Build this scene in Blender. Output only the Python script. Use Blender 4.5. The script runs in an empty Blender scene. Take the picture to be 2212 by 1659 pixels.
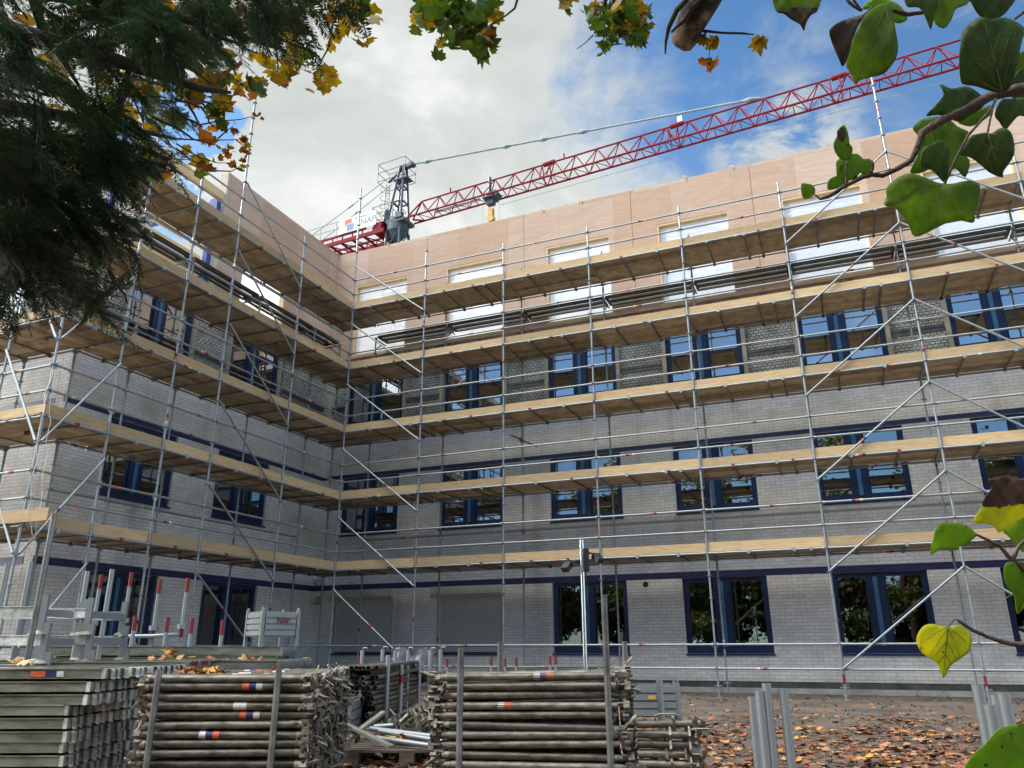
import bpy, math, random
import numpy as np
from mathutils import Vector, Matrix
from mathutils.geometry import delaunay_2d_cdt
R = math.radians
random.seed(7)
scn = bpy.context.scene
C = scn.collection
# ------------------------------------------------------------------ camera
CAM = Vector((13.106, -18.476, 1.086))
YAW, PITCH, ROLL, FPX = -0.39513, 0.32809, -0.00356, 1662.0      # focal length in pixels of a 2212 px wide picture
Fv = Vector((math.sin(YAW)*math.cos(PITCH), math.cos(YAW)*math.cos(PITCH), math.sin(PITCH)))
Rv = Vector((math.cos(YAW), -math.sin(YAW), 0)); Uv = Rv.cross(Fv)
R2 = Rv*math.cos(ROLL)+Uv*math.sin(ROLL); U2 = -Rv*math.sin(ROLL)+Uv*math.cos(ROLL)
cd = bpy.data.cameras.new('camera'); cam = bpy.data.objects.new('camera', cd); C.objects.link(cam)
cam.matrix_world = Matrix((( R2.x, U2.x, -Fv.x, CAM.x), (R2.y, U2.y, -Fv.y, CAM.y), (R2.z, U2.z, -Fv.z, CAM.z), (0, 0, 0, 1)))
cd.sensor_width = 36; cd.lens = 36*FPX/2212; cd.clip_start = 0.05; cd.clip_end = 3000
scn.camera = cam
def ray(u, v): return (Fv+R2*((u-1106)/FPX)-U2*((v-829.5)/FPX))
def RP(u, v, dist): return CAM+ray(u, v).normalized()*dist
rh = Vector((math.cos(YAW), -math.sin(YAW), 0)); fh = Vector((math.sin(YAW), math.cos(YAW), 0))
def FW(u, v, Y):
    d = ray(u, v); return CAM+d*(Y/d.dot(fh))
BASE = -YAW          # rotation of the yard's stacks, which stand square to the photographer
# ------------------------------------------------------------------ world and sun
SUN_EL, SUN_AZ = R(29), R(-66)           # azimuth measured from +Y towards +X
w = bpy.data.worlds.new('World'); scn.world = w; w.use_nodes = True
nt = w.node_tree; N = nt.nodes; L = nt.links; N.clear()
def nd(t, **k):
    n = N.new(t)
    for a, b in k.items(): setattr(n, a, b)
    return n
def mth(op, a, b=None, c=None):
    n = nd('ShaderNodeMath', operation=op)
    for i, x in enumerate((a, b, c)):
        if x is None: continue
        if isinstance(x, (int, float)): n.inputs[i].default_value = x
        else: L.new(x, n.inputs[i])
    return n.outputs[0]
sky = nd('ShaderNodeTexSky', sky_type='NISHITA'); sky.sun_disc = False; sky.sun_elevation = SUN_EL; sky.sun_rotation = SUN_AZ
sky.air_density = 1.0; sky.dust_density = 0.15; sky.ozone_density = 1.2
tc = nd('ShaderNodeTexCoord'); D = tc.outputs['Generated']
def dot(vec):
    n = nd('ShaderNodeVectorMath', operation='DOT_PRODUCT'); L.new(D, n.inputs[0]); n.inputs[1].default_value = vec; return n.outputs['Value']
def noise(scale, detail, rough, off=(0, 0, 0), dist=0.0, zs=1.6):
    m = nd('ShaderNodeMapping'); L.new(D, m.inputs[0]); m.inputs['Location'].default_value = off; m.inputs['Scale'].default_value = (1, 1, zs)
    n = nd('ShaderNodeTexNoise'); L.new(m.outputs[0], n.inputs['Vector'])
    n.inputs['Scale'].default_value = scale; n.inputs['Detail'].default_value = detail; n.inputs['Roughness'].default_value = rough; n.inputs['Distortion'].default_value = dist
    return n.outputs[0]
def mr(x, a, b, c=0.0, d=1.0, interp='SMOOTHSTEP'):
    n = nd('ShaderNodeMapRange', interpolation_type=interp); L.new(x, n.inputs[0])
    for i, q in enumerate((a, b, c, d)): n.inputs[i+1].default_value = q
    return n.outputs[0]
d1 = ray(1345, 0).normalized(); d2 = ray(1440, 330).normalized()
nrm = d2.cross(d1).normalized()
if nrm.dot(ray(700, 200)) < 0: nrm = -nrm
side = dot(nrm)
n1 = noise(3.0, 9, 0.62, (3.1, 1.7, 0.4), 0.35)
hi = mr(dot((0, 0, 1)), 0.50, 0.78)
back = mth('MULTIPLY', mth('MAXIMUM', dot((0, -1, 0)), 0.0), mth('SUBTRACT', 1.0, hi))
hib = mth('MULTIPLY', mr(dot((0.1, -1, 0)), -0.25, 0.1), hi)  # unseen high cloud added behind the camera as fill for the facades
n5 = noise(5.5, 8, 0.62, (4.4, 0.9, 2.7), 0.5)
blue1 = mth('MULTIPLY', mr(dot(ray(385, 350).normalized()), math.cos(R(7)), 1.0, 0, 2.6), mr(n5, 0.36, 0.62, 0.25, 1.5))
cov = mth('ADD', mth('MULTIPLY', hib, 1.6), mth('SUBTRACT', mth('SUBTRACT', mth('ADD', mth('MULTIPLY', side, 3.0), mth('MULTIPLY', mth('SUBTRACT', n1, 0.5), 1.5)), mth('MULTIPLY', back, 2.2)), blue1))
c1 = mr(cov, -0.05, 0.38)
n2 = noise(4.5, 10, 0.66, (0.3, 5.2, 2.4), 0.6, 2.2)
c2 = mr(n2, 0.50, 0.82, 0.0, 0.55)
puff = mr(dot(ray(1700, 330).normalized()), math.cos(R(6.5)), math.cos(R(1.0)), 0, 1.0)
n4 = noise(9.0, 8, 0.65, (1.3, 2.2, 0.7), 0.4)
c3 = mth('MULTIPLY', puff, mr(n4, 0.42, 0.60, 0.0, 1.0))
low = mr(dot((0, 0, 1)), 0.66, 0.40, 0.0, 0.14)
thin = mth('MULTIPLY', mth('ADD', c2, low), mth('SUBTRACT', 1.0, mth('MULTIPLY', mth('MINIMUM', mth('MULTIPLY', back, 1.6), 1.0), 0.9)))
cl = mth('MINIMUM', mth('MAXIMUM', mth('MAXIMUM', c1, c3), thin), 1.0)
n3 = noise(2.4, 7, 0.6, (7.3, 0.2, 1.1), 0.5)
ramp = nd('ShaderNodeValToRGB'); L.new(n3, ramp.inputs[0])
e = ramp.color_ramp.elements
e[0].position = 0.36; e[0].color = (0.62, 0.665, 0.64, 1); e[1].position = 0.66; e[1].color = (1.04, 1.05, 1.04, 1)
x = e.new(0.5); x.color = (0.74, 0.775, 0.75, 1)
bg1 = nd('ShaderNodeBackground'); tn = nd('ShaderNodeVectorMath', operation='MULTIPLY'); L.new(sky.outputs[0], tn.inputs[0]); tn.inputs[1].default_value = (0.62, 0.92, 1.12); L.new(tn.outputs[0], bg1.inputs[0]); bg1.inputs[1].default_value = 0.0535
bg2 = nd('ShaderNodeBackground'); L.new(ramp.outputs[0], bg2.inputs[0]); L.new(mr(dot((math.sin(R(-22)), math.cos(R(-22)), 0)), 0.42, -0.15, 0.318, 2.9), bg2.inputs[1])  # clouds out of view behind the camera are brightened as added fill light
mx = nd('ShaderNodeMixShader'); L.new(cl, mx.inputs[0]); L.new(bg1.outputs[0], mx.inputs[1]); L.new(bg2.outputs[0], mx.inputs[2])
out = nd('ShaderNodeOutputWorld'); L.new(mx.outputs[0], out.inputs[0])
sd = bpy.data.lights.new('sun', 'SUN'); sun = bpy.data.objects.new('sun', sd); C.objects.link(sun)
sd.energy = 2.2; sd.angle = R(1.5); sd.color = (1, 0.93, 0.82)
sdir = Vector((math.sin(SUN_AZ)*math.cos(SUN_EL), math.cos(SUN_AZ)*math.cos(SUN_EL), math.sin(SUN_EL)))
sun.rotation_euler = sdir.to_track_quat('Z', 'Y').to_euler(); sun.location = (0, 40, 60)
scn.view_settings.view_transform = 'Standard'; scn.view_settings.look = 'None'; scn.view_settings.gamma = 1; scn.view_settings.exposure = 1.62
# ------------------------------------------------------------------ helpers
class MB:
    def __init__(s): s.v = []; s.f = []; s.m = []; s.sm = []
    def add(s, vs, fs, mi=0, smooth=False):
        o = len(s.v); s.v += [tuple(q) for q in vs]
        for f in fs: s.f.append(tuple(o+i for i in f)); s.m.append(mi); s.sm.append(smooth)
    def box(s, a, b, mi=0, M=None):
        x0, y0, z0 = a; x1, y1, z1 = b
        vs = [Vector((x, y, z)) for z in (z0, z1) for y in (y0, y1) for x in (x0, x1)]
        if M is not None: vs = [M@q for q in vs]
        s.add(vs, [(0, 2, 3, 1), (4, 5, 7, 6), (0, 1, 5, 4), (2, 6, 7, 3), (0, 4, 6, 2), (1, 3, 7, 5)], mi)
    def tube(s, p, q, r, n=8, mi=0, caps=True, r2=None, hollow=False):
        p = Vector(p); q = Vector(q); d = (q-p)
        if d.length < 1e-6: return
        d.normalize(); r2 = r if r2 is None else r2
        a = d.orthogonal().normalized(); b = d.cross(a)
        ring = [(a*math.cos(2*math.pi*i/n)+b*math.sin(2*math.pi*i/n)) for i in range(n)]
        vs = [p+g*r for g in ring]+[q+g*r2 for g in ring]
        s.add(vs, [(i, (i+1) % n, n+(i+1) % n, n+i) for i in range(n)], mi, True)
        if hollow:
            for c0, rr, sg in ((p, r, 1), (q, r2, -1)):
                vs = [c0+g*rr for g in ring]+[c0+g*rr*0.84 for g in ring]+[c0+g*rr*0.84+d*sg*0.12 for g in ring]
                fs = [(i, n+i, n+(i+1) % n, (i+1) % n) for i in range(n)]+[(n+i, 2*n+i, 2*n+(i+1) % n, n+(i+1) % n) for i in range(n)]+[tuple(range(2*n, 3*n))]
                s.add(vs, fs, mi)
        elif caps:
            s.add([p+g*r for g in ring], [tuple(reversed(range(n)))], mi); s.add([q+g*r2 for g in ring], [tuple(range(n))], mi)
    def path(s, pts, rs, n=8, mi=0):
        pts = [Vector(q) for q in pts]
        if isinstance(rs, (int, float)): rs = [rs]*len(pts)
        o = len(s.v); a = None
        for i, c in enumerate(pts):
            d = (pts[min(i+1, len(pts)-1)]-pts[max(i-1, 0)]).normalized()
            a = d.orthogonal().normalized() if a is None else (a-d*a.dot(d)).normalized()
            b = d.cross(a)
            for k in range(n): s.v.append(tuple(c+(a*math.cos(2*math.pi*k/n)+b*math.sin(2*math.pi*k/n))*rs[i]))
        for i in range(len(pts)-1):
            for k in range(n):
                s.f.append((o+i*n+k, o+i*n+(k+1) % n, o+(i+1)*n+(k+1) % n, o+(i+1)*n+k)); s.m.append(mi); s.sm.append(True)
        s.f.append(tuple(o+k for k in reversed(range(n)))); s.m.append(mi); s.sm.append(False)
        s.f.append(tuple(o+(len(pts)-1)*n+k for k in range(n))); s.m.append(mi); s.sm.append(False)
    def mesh(s, name, mats):
        me = bpy.data.meshes.new(name); me.from_pydata(s.v, [], s.f)
        for m in (mats if isinstance(mats, (list, tuple)) else [mats]): me.materials.append(m)
        me.polygons.foreach_set('material_index', s.m); me.polygons.foreach_set('use_smooth', s.sm); me.update()
        return me
    def build(s, name, mats, parent=None, loc=None, rz=0):
        return inst(name, s.mesh(name, mats), parent, loc, rz)
def inst(name, me, parent=None, loc=None, rz=0, rot=None):
    o = bpy.data.objects.new(name, me); C.objects.link(o); o.parent = parent
    if loc is not None: o.location = loc
    if rot is not None: o.rotation_euler = rot
    elif rz: o.rotation_euler = (0, 0, rz)
    return o
def tag(o, label=None, cat=None, group=None, kind=None):
    if label: o['label'] = label
    if cat: o['category'] = cat
    if group: o['group'] = group
    if kind: o['kind'] = kind
    return o
def thing(name, label, cat, loc=(0, 0, 0), rz=0, group=None):
    return tag(inst(name, None, None, loc, rz), label, cat, group)
def npmesh(name, V, F, mats, mi=None, smooth=False):
    me = bpy.data.meshes.new(name); nv, nf = len(V), len(F); k = F.shape[1]
    me.vertices.add(nv); me.vertices.foreach_set('co', V.astype(np.float32).ravel())
    me.loops.add(nf*k); me.loops.foreach_set('vertex_index', F.astype(np.int32).ravel())
    me.polygons.add(nf); me.polygons.foreach_set('loop_start', np.arange(0, nf*k, k, dtype=np.int32))
    for m in mats: me.materials.append(m)
    if mi is not None: me.polygons.foreach_set('material_index', mi.astype(np.int32))
    me.update(calc_edges=True); me.validate()
    return me
ORD = 'first second third fourth fifth sixth seventh eighth ninth tenth eleventh twelfth thirteenth fourteenth fifteenth sixteenth seventeenth eighteenth nineteenth twentieth'.split()
# ------------------------------------------------------------------ materials
def mat(name, base=(0.5, 0.5, 0.5), rough=0.6, metal=0.0, var=None, vscale=6.0, vmap=(1, 1, 1), bump=0.0, bscale=40, spec=None, pos=False, contrast=(0.35, 0.65), rnd=0.0):
    m = bpy.data.materials.new(name); m.use_nodes = True; t = m.node_tree; n = t.nodes; l = t.links
    b = n['Principled BSDF']; b.inputs['Base Color'].default_value = (*base, 1); b.inputs['Roughness'].default_value = rough; b.inputs['Metallic'].default_value = metal
    if spec is not None: b.inputs['Specular IOR Level'].default_value = spec
    if var is not None or bump:
        co = n.new('ShaderNodeTexCoord'); mp = n.new('ShaderNodeMapping')
        if pos:
            g = n.new('ShaderNodeNewGeometry'); l.new(g.outputs['Position'], mp.inputs[0])
        else: l.new(co.outputs['Object'], mp.inputs[0])
        mp.inputs['Scale'].default_value = vmap
        if rnd:
            oi = n.new('ShaderNodeObjectInfo'); vm = n.new('ShaderNodeVectorMath'); vm.operation = 'SCALE'; vm.inputs[0].default_value = (37, 17, 23)
            l.new(oi.outputs['Random'], vm.inputs['Scale']); l.new(vm.outputs[0], mp.inputs['Location'])
    if var is not None:
        tx = n.new('ShaderNodeTexNoise'); tx.inputs['Scale'].default_value = vscale; tx.inputs['Detail'].default_value = 6; tx.inputs['Roughness'].default_value = 0.65
        l.new(mp.outputs[0], tx.inputs[0])
        r = n.new('ShaderNodeValToRGB'); l.new(tx.outputs[0], r.inputs[0])
        r.color_ramp.elements[0].position = contrast[0]; r.color_ramp.elements[1].position = contrast[1]
        r.color_ramp.elements[0].color = (*var, 1); r.color_ramp.elements[1].color = (*base, 1)
        colo = r.outputs[0]
        if rnd:
            hs = n.new('ShaderNodeHueSaturation'); mrr = n.new('ShaderNodeMapRange'); l.new(oi.outputs['Random'], mrr.inputs[0])
            mrr.inputs[3].default_value = 1-rnd; mrr.inputs[4].default_value = 1+rnd
            l.new(mrr.outputs[0], hs.inputs['Value']); l.new(colo, hs.inputs['Color']); colo = hs.outputs[0]
        l.new(colo, b.inputs['Base Color'])
    if bump:
        t2 = n.new('ShaderNodeTexNoise'); t2.inputs['Scale'].default_value = bscale; t2.inputs['Detail'].default_value = 5; l.new(mp.outputs[0], t2.inputs[0])
        bu = n.new('ShaderNodeBump'); bu.inputs['Strength'].default_value = bump; bu.inputs['Distance'].default_value = 0.01
        l.new(t2.outputs[0], bu.inputs['Height']); l.new(bu.outputs[0], b.inputs['Normal'])
    return m
def brick_mat(name, c1, c2, mortar, bw, bh, ms, rough=0.8, dirt=None, dirtz=False, sc=0.7, mix=0.5, stain=(0.45, 0.75)):
    m = bpy.data.materials.new(name); m.use_nodes = True; t = m.node_tree; n = t.nodes; l = t.links
    b = n['Principled BSDF']; b.inputs['Roughness'].default_value = rough
    g = n.new('ShaderNodeNewGeometry'); sx = n.new('ShaderNodeSeparateXYZ'); l.new(g.outputs['Position'], sx.inputs[0])
    ad = n.new('ShaderNodeMath'); l.new(sx.outputs[0], ad.inputs[0]); l.new(sx.outputs[1], ad.inputs[1])
    cb = n.new('ShaderNodeCombineXYZ'); l.new(ad.outputs[0], cb.inputs[0]); l.new(sx.outputs[2], cb.inputs[1])
    br = n.new('ShaderNodeTexBrick'); l.new(cb.outputs[0], br.inputs['Vector'])
    br.inputs['Color1'].default_value = (*c1, 1); br.inputs['Color2'].default_value = (*c2, 1); br.inputs['Mortar'].default_value = (*mortar, 1)
    br.inputs['Scale'].default_value = 1; br.inputs['Mortar Size'].default_value = ms; br.inputs['Mortar Smooth'].default_value = 0.15
    br.inputs['Brick Width'].default_value = bw; br.inputs['Row Height'].default_value = bh; br.inputs['Bias'].default_value = 0.0
    col = br.outputs['Color']
    tx = n.new('ShaderNodeTexNoise'); tx.inputs['Scale'].default_value = sc; tx.inputs['Detail'].default_value = 8; tx.inputs['Roughness'].default_value = 0.7; l.new(g.outputs['Position'], tx.inputs[0])
    if dirt:
        mm = n.new('ShaderNodeMix'); mm.data_type = 'RGBA'; mm.blend_type = 'MULTIPLY'
        mp = n.new('ShaderNodeMapRange'); l.new(tx.outputs[0], mp.inputs[0]); mp.inputs[1].default_value = stain[0]; mp.inputs[2].default_value = stain[1]; mp.inputs[4].default_value = mix
        fac = mp.outputs[0]
        if dirtz:      # splash dirt and moss low on the wall
            mz = n.new('ShaderNodeMapRange'); l.new(sx.outputs[2], mz.inputs[0]); mz.inputs[1].default_value = 0.42; mz.inputs[2].default_value = 0.12
            mz.inputs[4].default_value = 1.3
            mu = n.new('ShaderNodeMath'); mu.operation = 'MULTIPLY_ADD'; mu.use_clamp = True
            t2 = n.new('ShaderNodeTexNoise'); t2.inputs['Scale'].default_value = 3.0; t2.inputs['Detail'].default_value = 7; l.new(g.outputs['Position'], t2.inputs[0])
            l.new(mz.outputs[0], mu.inputs[0]); l.new(t2.outputs[0], mu.inputs[1]); l.new(fac, mu.inputs[2]); fac = mu.outputs[0]
        l.new(fac, mm.inputs[0]); l.new(col, mm.inputs[6]); mm.inputs[7].default_value = (*dirt, 1); col = mm.outputs[2]
    vm = n.new('ShaderNodeMapping'); vm.inputs['Scale'].default_value = (1.6, 1.6, 0.10); l.new(g.outputs['Position'], vm.inputs[0])
    vn = n.new('ShaderNodeTexNoise'); vn.inputs['Scale'].default_value = 1.0; vn.inputs['Detail'].default_value = 8; vn.inputs['Roughness'].default_value = 0.65; l.new(vm.outputs[0], vn.inputs[0])
    vr = n.new('ShaderNodeMapRange'); l.new(vn.outputs[0], vr.inputs[0]); vr.inputs[1].default_value = 0.54; vr.inputs[2].default_value = 0.74; vr.inputs[4].default_value = 0.55
    m5 = n.new('ShaderNodeMix'); m5.data_type = 'RGBA'; m5.blend_type = 'MULTIPLY'; l.new(vr.outputs[0], m5.inputs[0]); l.new(col, m5.inputs[6]); m5.inputs[7].default_value = (0.52, 0.50, 0.47, 1); col = m5.outputs[2]
    l.new(col, b.inputs['Base Color'])
    bu = n.new('ShaderNodeBump'); bu.inputs['Strength'].default_value = 0.5; bu.inputs['Distance'].default_value = 0.006; bu.invert = True
    l.new(br.outputs['Fac'], bu.inputs['Height']); l.new(bu.outputs[0], b.inputs['Normal'])
    return m
def leaf_mat(name, c, var, trans=0.5, scale=20, rough=0.62, contrast=(0.35, 0.65)):
    m = mat(name, c, rough, 0, var, scale, contrast=contrast); t = m.node_tree; n = t.nodes; l = t.links
    b = n['Principled BSDF']; o = n['Material Output']
    tr = n.new('ShaderNodeBsdfTranslucent'); mxs = n.new('ShaderNodeMixShader'); mxs.inputs[0].default_value = trans
    src = b.inputs['Base Color'].links[0].from_socket
    hs = n.new('ShaderNodeHueSaturation'); hs.inputs['Value'].default_value = 1.5; hs.inputs['Saturation'].default_value = 1.15; l.new(src, hs.inputs['Color']); l.new(hs.outputs[0], tr.inputs[0])
    l.new(b.outputs[0], mxs.inputs[1]); l.new(tr.outputs[0], mxs.inputs[2]); l.new(mxs.outputs[0], o.inputs[0])
    return m
M = {}
M['galv'] = mat('galvanised steel', (0.30, 0.32, 0.335), 0.5, 0.6, (0.30, 0.32, 0.34), 5, bump=0.15, bscale=60, pos=True)
M['galv_dark'] = mat('weathered steel tube', (0.26, 0.26, 0.25), 0.5, 0.6, (0.10, 0.10, 0.09), 4, bump=0.2, pos=True)
M['galv_new'] = mat('bright steel', (0.75, 0.76, 0.78), 0.25, 0.9, (0.55, 0.56, 0.58), 8)
M['tube_old'] = mat('old tube steel', (0.165, 0.15, 0.125), 0.48, 0.35, (0.05, 0.042, 0.032), 9, vmap=(1, 3, 3), bump=0.12, bscale=60, rnd=0.45, contrast=(0.36, 0.58))
M['head_old'] = mat('cast steel heads', (0.36, 0.33, 0.28), 0.55, 0.35, (0.08, 0.065, 0.05), 30, bump=0.3, bscale=80, rnd=0.35)
M['deck_steel'] = mat('deck steel', (0.25, 0.255, 0.215), 0.5, 0.3, (0.10, 0.10, 0.08), 6, vmap=(0.6, 3, 3), bump=0.15, rnd=0.25)
M['sheet_steel'] = mat('container steel', (0.23, 0.25, 0.26), 0.5, 0.45, (0.20, 0.21, 0.21), 5, bump=0.1, contrast=(0.4, 0.6))
M['orange'] = mat('orange band', (0.75, 0.13, 0.03), 0.5, 0, (0.45, 0.08, 0.03), 40)
M['blueband'] = mat('blue band', (0.02, 0.03, 0.16), 0.5, 0, (0.02, 0.02, 0.08), 40)
M['whiteband'] = mat('white band', (0.7, 0.7, 0.68), 0.5, 0, (0.4, 0.4, 0.38), 40)
M['red'] = mat('red paint', (0.20, 0.015, 0.018), 0.5, 0, (0.16, 0.015, 0.015), 30)
M['toe'] = mat('spruce toe board', (0.50, 0.35, 0.19), 0.75, 0, (0.36, 0.235, 0.12), 3.2, vmap=(0.9, 0.9, 11), bump=0.15, pos=True, rnd=0.22, contrast=(0.30, 0.56))
M['toe_clean'] = M['toe']
M['board_b'] = mat('scaffold boards pale', (0.58, 0.46, 0.32), 0.8, 0, (0.36, 0.28, 0.18), 4, bump=0.2, pos=True, rnd=0.15)
M['board_c'] = mat('scaffold boards dark', (0.36, 0.27, 0.17), 0.8, 0, (0.18, 0.13, 0.08), 4, bump=0.2, pos=True, rnd=0.15)
M['board'] = mat('scaffold boards', (0.50, 0.385, 0.25), 0.8, 0, (0.29, 0.215, 0.135), 4, vmap=(1, 1, 1), bump=0.2, pos=True, rnd=0.15)
M['brick'] = brick_mat('grey lilac brick', (0.79, 0.755, 0.735), (0.68, 0.645, 0.62), (0.42, 0.39, 0.365), 0.25, 0.08, 0.0055, dirt=(0.42, 0.40, 0.34), dirtz=True, mix=0.4)
M['brick_old'] = brick_mat('stripped inner brick', (0.70, 0.68, 0.65), (0.54, 0.52, 0.48), (0.10, 0.088, 0.075), 0.13, 0.082, 0.010, dirt=(0.5, 0.46, 0.40), sc=1.6, mix=0.95, stain=(0.42, 0.66))
M['brick_blue'] = brick_mat('blue glazed brick', (0.018, 0.022, 0.10), (0.03, 0.035, 0.13), (0.06, 0.06, 0.07), 0.25, 0.08, 0.006, rough=0.35)
M['plinth'] = mat('wet dark plinth', (0.10, 0.095, 0.085), 0.8, 0, (0.035, 0.04, 0.03), 3, bump=0.3, pos=True)
M['conc'] = mat('concrete', (0.38, 0.37, 0.35), 0.85, 0, (0.22, 0.21, 0.20), 2, bump=0.15, pos=True)
M['inner'] = mat('interior plaster', (0.30, 0.29, 0.27), 0.9, 0, (0.22, 0.21, 0.2), 1, pos=True)
M['frame'] = mat('dark blue frame', (0.012, 0.028, 0.095), 0.35, 0, (0.008, 0.02, 0.07), 3)
M['strip'] = mat('mid blue strip', (0.05, 0.17, 0.33), 0.4, 0, (0.04, 0.14, 0.28), 3)
M['bluesteel'] = mat('blue painted steel', (0.015, 0.06, 0.28), 0.4, 0, (0.012, 0.045, 0.2), 3)
M['reveal'] = mat('bare reveal wood', (0.50, 0.44, 0.36), 0.8, 0, (0.38, 0.33, 0.26), 6, pos=True)
M['zinc'] = mat('zinc flashing', (0.14, 0.145, 0.16), 0.5, 0.3, (0.08, 0.08, 0.09), 6, pos=True)
M['lath'] = mat('new timber', (0.68, 0.51, 0.30), 0.7, 0, (0.58, 0.41, 0.22), 6, vmap=(1, 1, 1), pos=True, rnd=0.1)
M['shutter'] = mat('grey shutter', (0.52, 0.52, 0.49), 0.5, 0.0, (0.45, 0.45, 0.42), 2, pos=True)
M['shutterbox'] = mat('shutter housing', (0.52, 0.54, 0.52), 0.45, 0.1, (0.44, 0.46, 0.44), 2, pos=True)
M['rubble'] = mat('broken mortar edge', (0.30, 0.27, 0.24), 0.95, 0, (0.05, 0.045, 0.04), 9, bump=0.8, bscale=20, pos=True)
M['black'] = mat('black plastic', (0.02, 0.02, 0.022), 0.4)
M['white'] = mat('white paint', (0.75, 0.77, 0.8), 0.5, 0, (0.68, 0.7, 0.74), 2)
M['crane_red'] = mat('crane red', (0.25, 0.018, 0.03), 0.7, 0, (0.16, 0.016, 0.025), 2, spec=0.15)
M['crane_grey'] = mat('crane blue grey', (0.065, 0.09, 0.115), 0.5, 0, (0.04, 0.06, 0.08), 2)
M['tie'] = mat('tie bar', (0.24, 0.32, 0.33), 0.5, 0, (0.2, 0.26, 0.27), 2)
M['hook'] = mat('hook yellow', (0.62, 0.36, 0.06), 0.5, 0, (0.4, 0.22, 0.05), 5)
M['rustc'] = mat('rusty bracket', (0.16, 0.085, 0.05), 0.7, 0.2, (0.3, 0.26, 0.22), 12)
M['coup'] = mat('coupler zinc', (0.42, 0.50, 0.48), 0.45, 0.5, (0.22, 0.26, 0.25), 25, pos=True)
M['coup_red'] = mat('coupler red brown', (0.20, 0.04, 0.045), 0.6, 0.2, (0.10, 0.03, 0.03), 25, pos=True)
M['lgrey'] = mat('logo grey', (0.20, 0.22, 0.27), 0.5); M['lred'] = mat('logo red', (0.42, 0.09, 0.07), 0.5)
M['lblue'] = mat('logo blue', (0.16, 0.20, 0.32), 0.5); M['lpale'] = mat('logo pale', (0.58, 0.62, 0.72), 0.5)
M['bark'] = mat('bark', (0.055, 0.04, 0.028), 0.9, 0, (0.02, 0.016, 0.012), 18, bump=0.6, bscale=30)
M['bark_light'] = mat('flaking bark', (0.24, 0.18, 0.13), 0.9, 0, (0.02, 0.016, 0.012), 7, bump=0.6, bscale=30, contrast=(0.45, 0.6))
M['twig'] = mat('brown twig', (0.10, 0.06, 0.045), 0.8, 0, (0.05, 0.032, 0.022), 60, bump=0.4, bscale=150)
M['pallet'] = mat('wet pallet wood', (0.13, 0.095, 0.07), 0.85, 0, (0.06, 0.045, 0.035), 6, vmap=(1, 8, 8), bump=0.3)
M['plank'] = mat('weathered plank', (0.20, 0.185, 0.16), 0.85, 0, (0.11, 0.10, 0.085), 6, vmap=(1, 8, 8), bump=0.3)
M['cable'] = mat('white cable', (0.7, 0.68, 0.62), 0.6)
M['yew'] = leaf_mat('yew needles', (0.026, 0.048, 0.022), (0.007, 0.015, 0.007), 0.3, 7, 0.5)
M['maple_y'] = leaf_mat('maple yellow', (0.24, 0.15, 0.02), (0.09, 0.07, 0.012), 0.32, 12)
M['maple_g'] = leaf_mat('maple green', (0.050, 0.085, 0.014), (0.020, 0.040, 0.008), 0.30, 9)
M['maple_b'] = leaf_mat('maple brown', (0.20, 0.085, 0.025), (0.10, 0.04, 0.015), 0.35, 14)
# plywood with big swirling grain, sheet to sheet tone
def ply():
    m = mat('plywood sheathing', (0.61, 0.41, 0.30), 0.75); t = m.node_tree; n = t.nodes; l = t.links; b = n['Principled BSDF']
    g = n.new('ShaderNodeNewGeometry'); sx = n.new('ShaderNodeSeparateXYZ'); l.new(g.outputs['Position'], sx.inputs[0])
    ad = n.new('ShaderNodeMath'); l.new(sx.outputs[0], ad.inputs[0]); l.new(sx.outputs[1], ad.inputs[1])
    cb = n.new('ShaderNodeCombineXYZ'); l.new(ad.outputs[0], cb.inputs[0]); l.new(sx.outputs[2], cb.inputs[1])
    br = n.new('ShaderNodeTexBrick'); br.offset = 0.37; l.new(cb.outputs[0], br.inputs['Vector'])
    br.inputs['Color1'].default_value = (0.42, 0.262, 0.178, 1); br.inputs['Color2'].default_value = (0.50, 0.37, 0.295, 1); br.inputs['Mortar'].default_value = (0.36, 0.23, 0.16, 1)
    br.inputs['Scale'].default_value = 1; br.inputs['Brick Width'].default_value = 1.78; br.inputs['Row Height'].default_value = 2.05; br.inputs['Mortar Size'].default_value = 0.004
    mp = n.new('ShaderNodeMapping'); l.new(cb.outputs[0], mp.inputs[0]); mp.inputs['Scale'].default_value = (0.9, 4.0, 1)
    tx = n.new('ShaderNodeTexNoise'); l.new(mp.outputs[0], tx.inputs[0]); tx.inputs['Scale'].default_value = 1.3; tx.inputs['Detail'].default_value = 7; tx.inputs['Distortion'].default_value = 1.8
    r = n.new('ShaderNodeValToRGB'); l.new(tx.outputs[0], r.inputs[0]); r.color_ramp.elements[0].position = 0.35; r.color_ramp.elements[1].position = 0.65
    r.color_ramp.elements[0].color = (0.91, 0.875, 0.85, 1); r.color_ramp.elements[1].color = (1.03, 1.03, 1.04, 1)
    mm = n.new('ShaderNodeMix'); mm.data_type = 'RGBA'; mm.blend_type = 'MULTIPLY'; mm.inputs[0].default_value = 1; l.new(br.outputs[0], mm.inputs[6]); l.new(r.outputs[0], mm.inputs[7])
    l.new(mm.outputs[2], b.inputs['Base Color']); return m
M['ply'] = ply()
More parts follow.
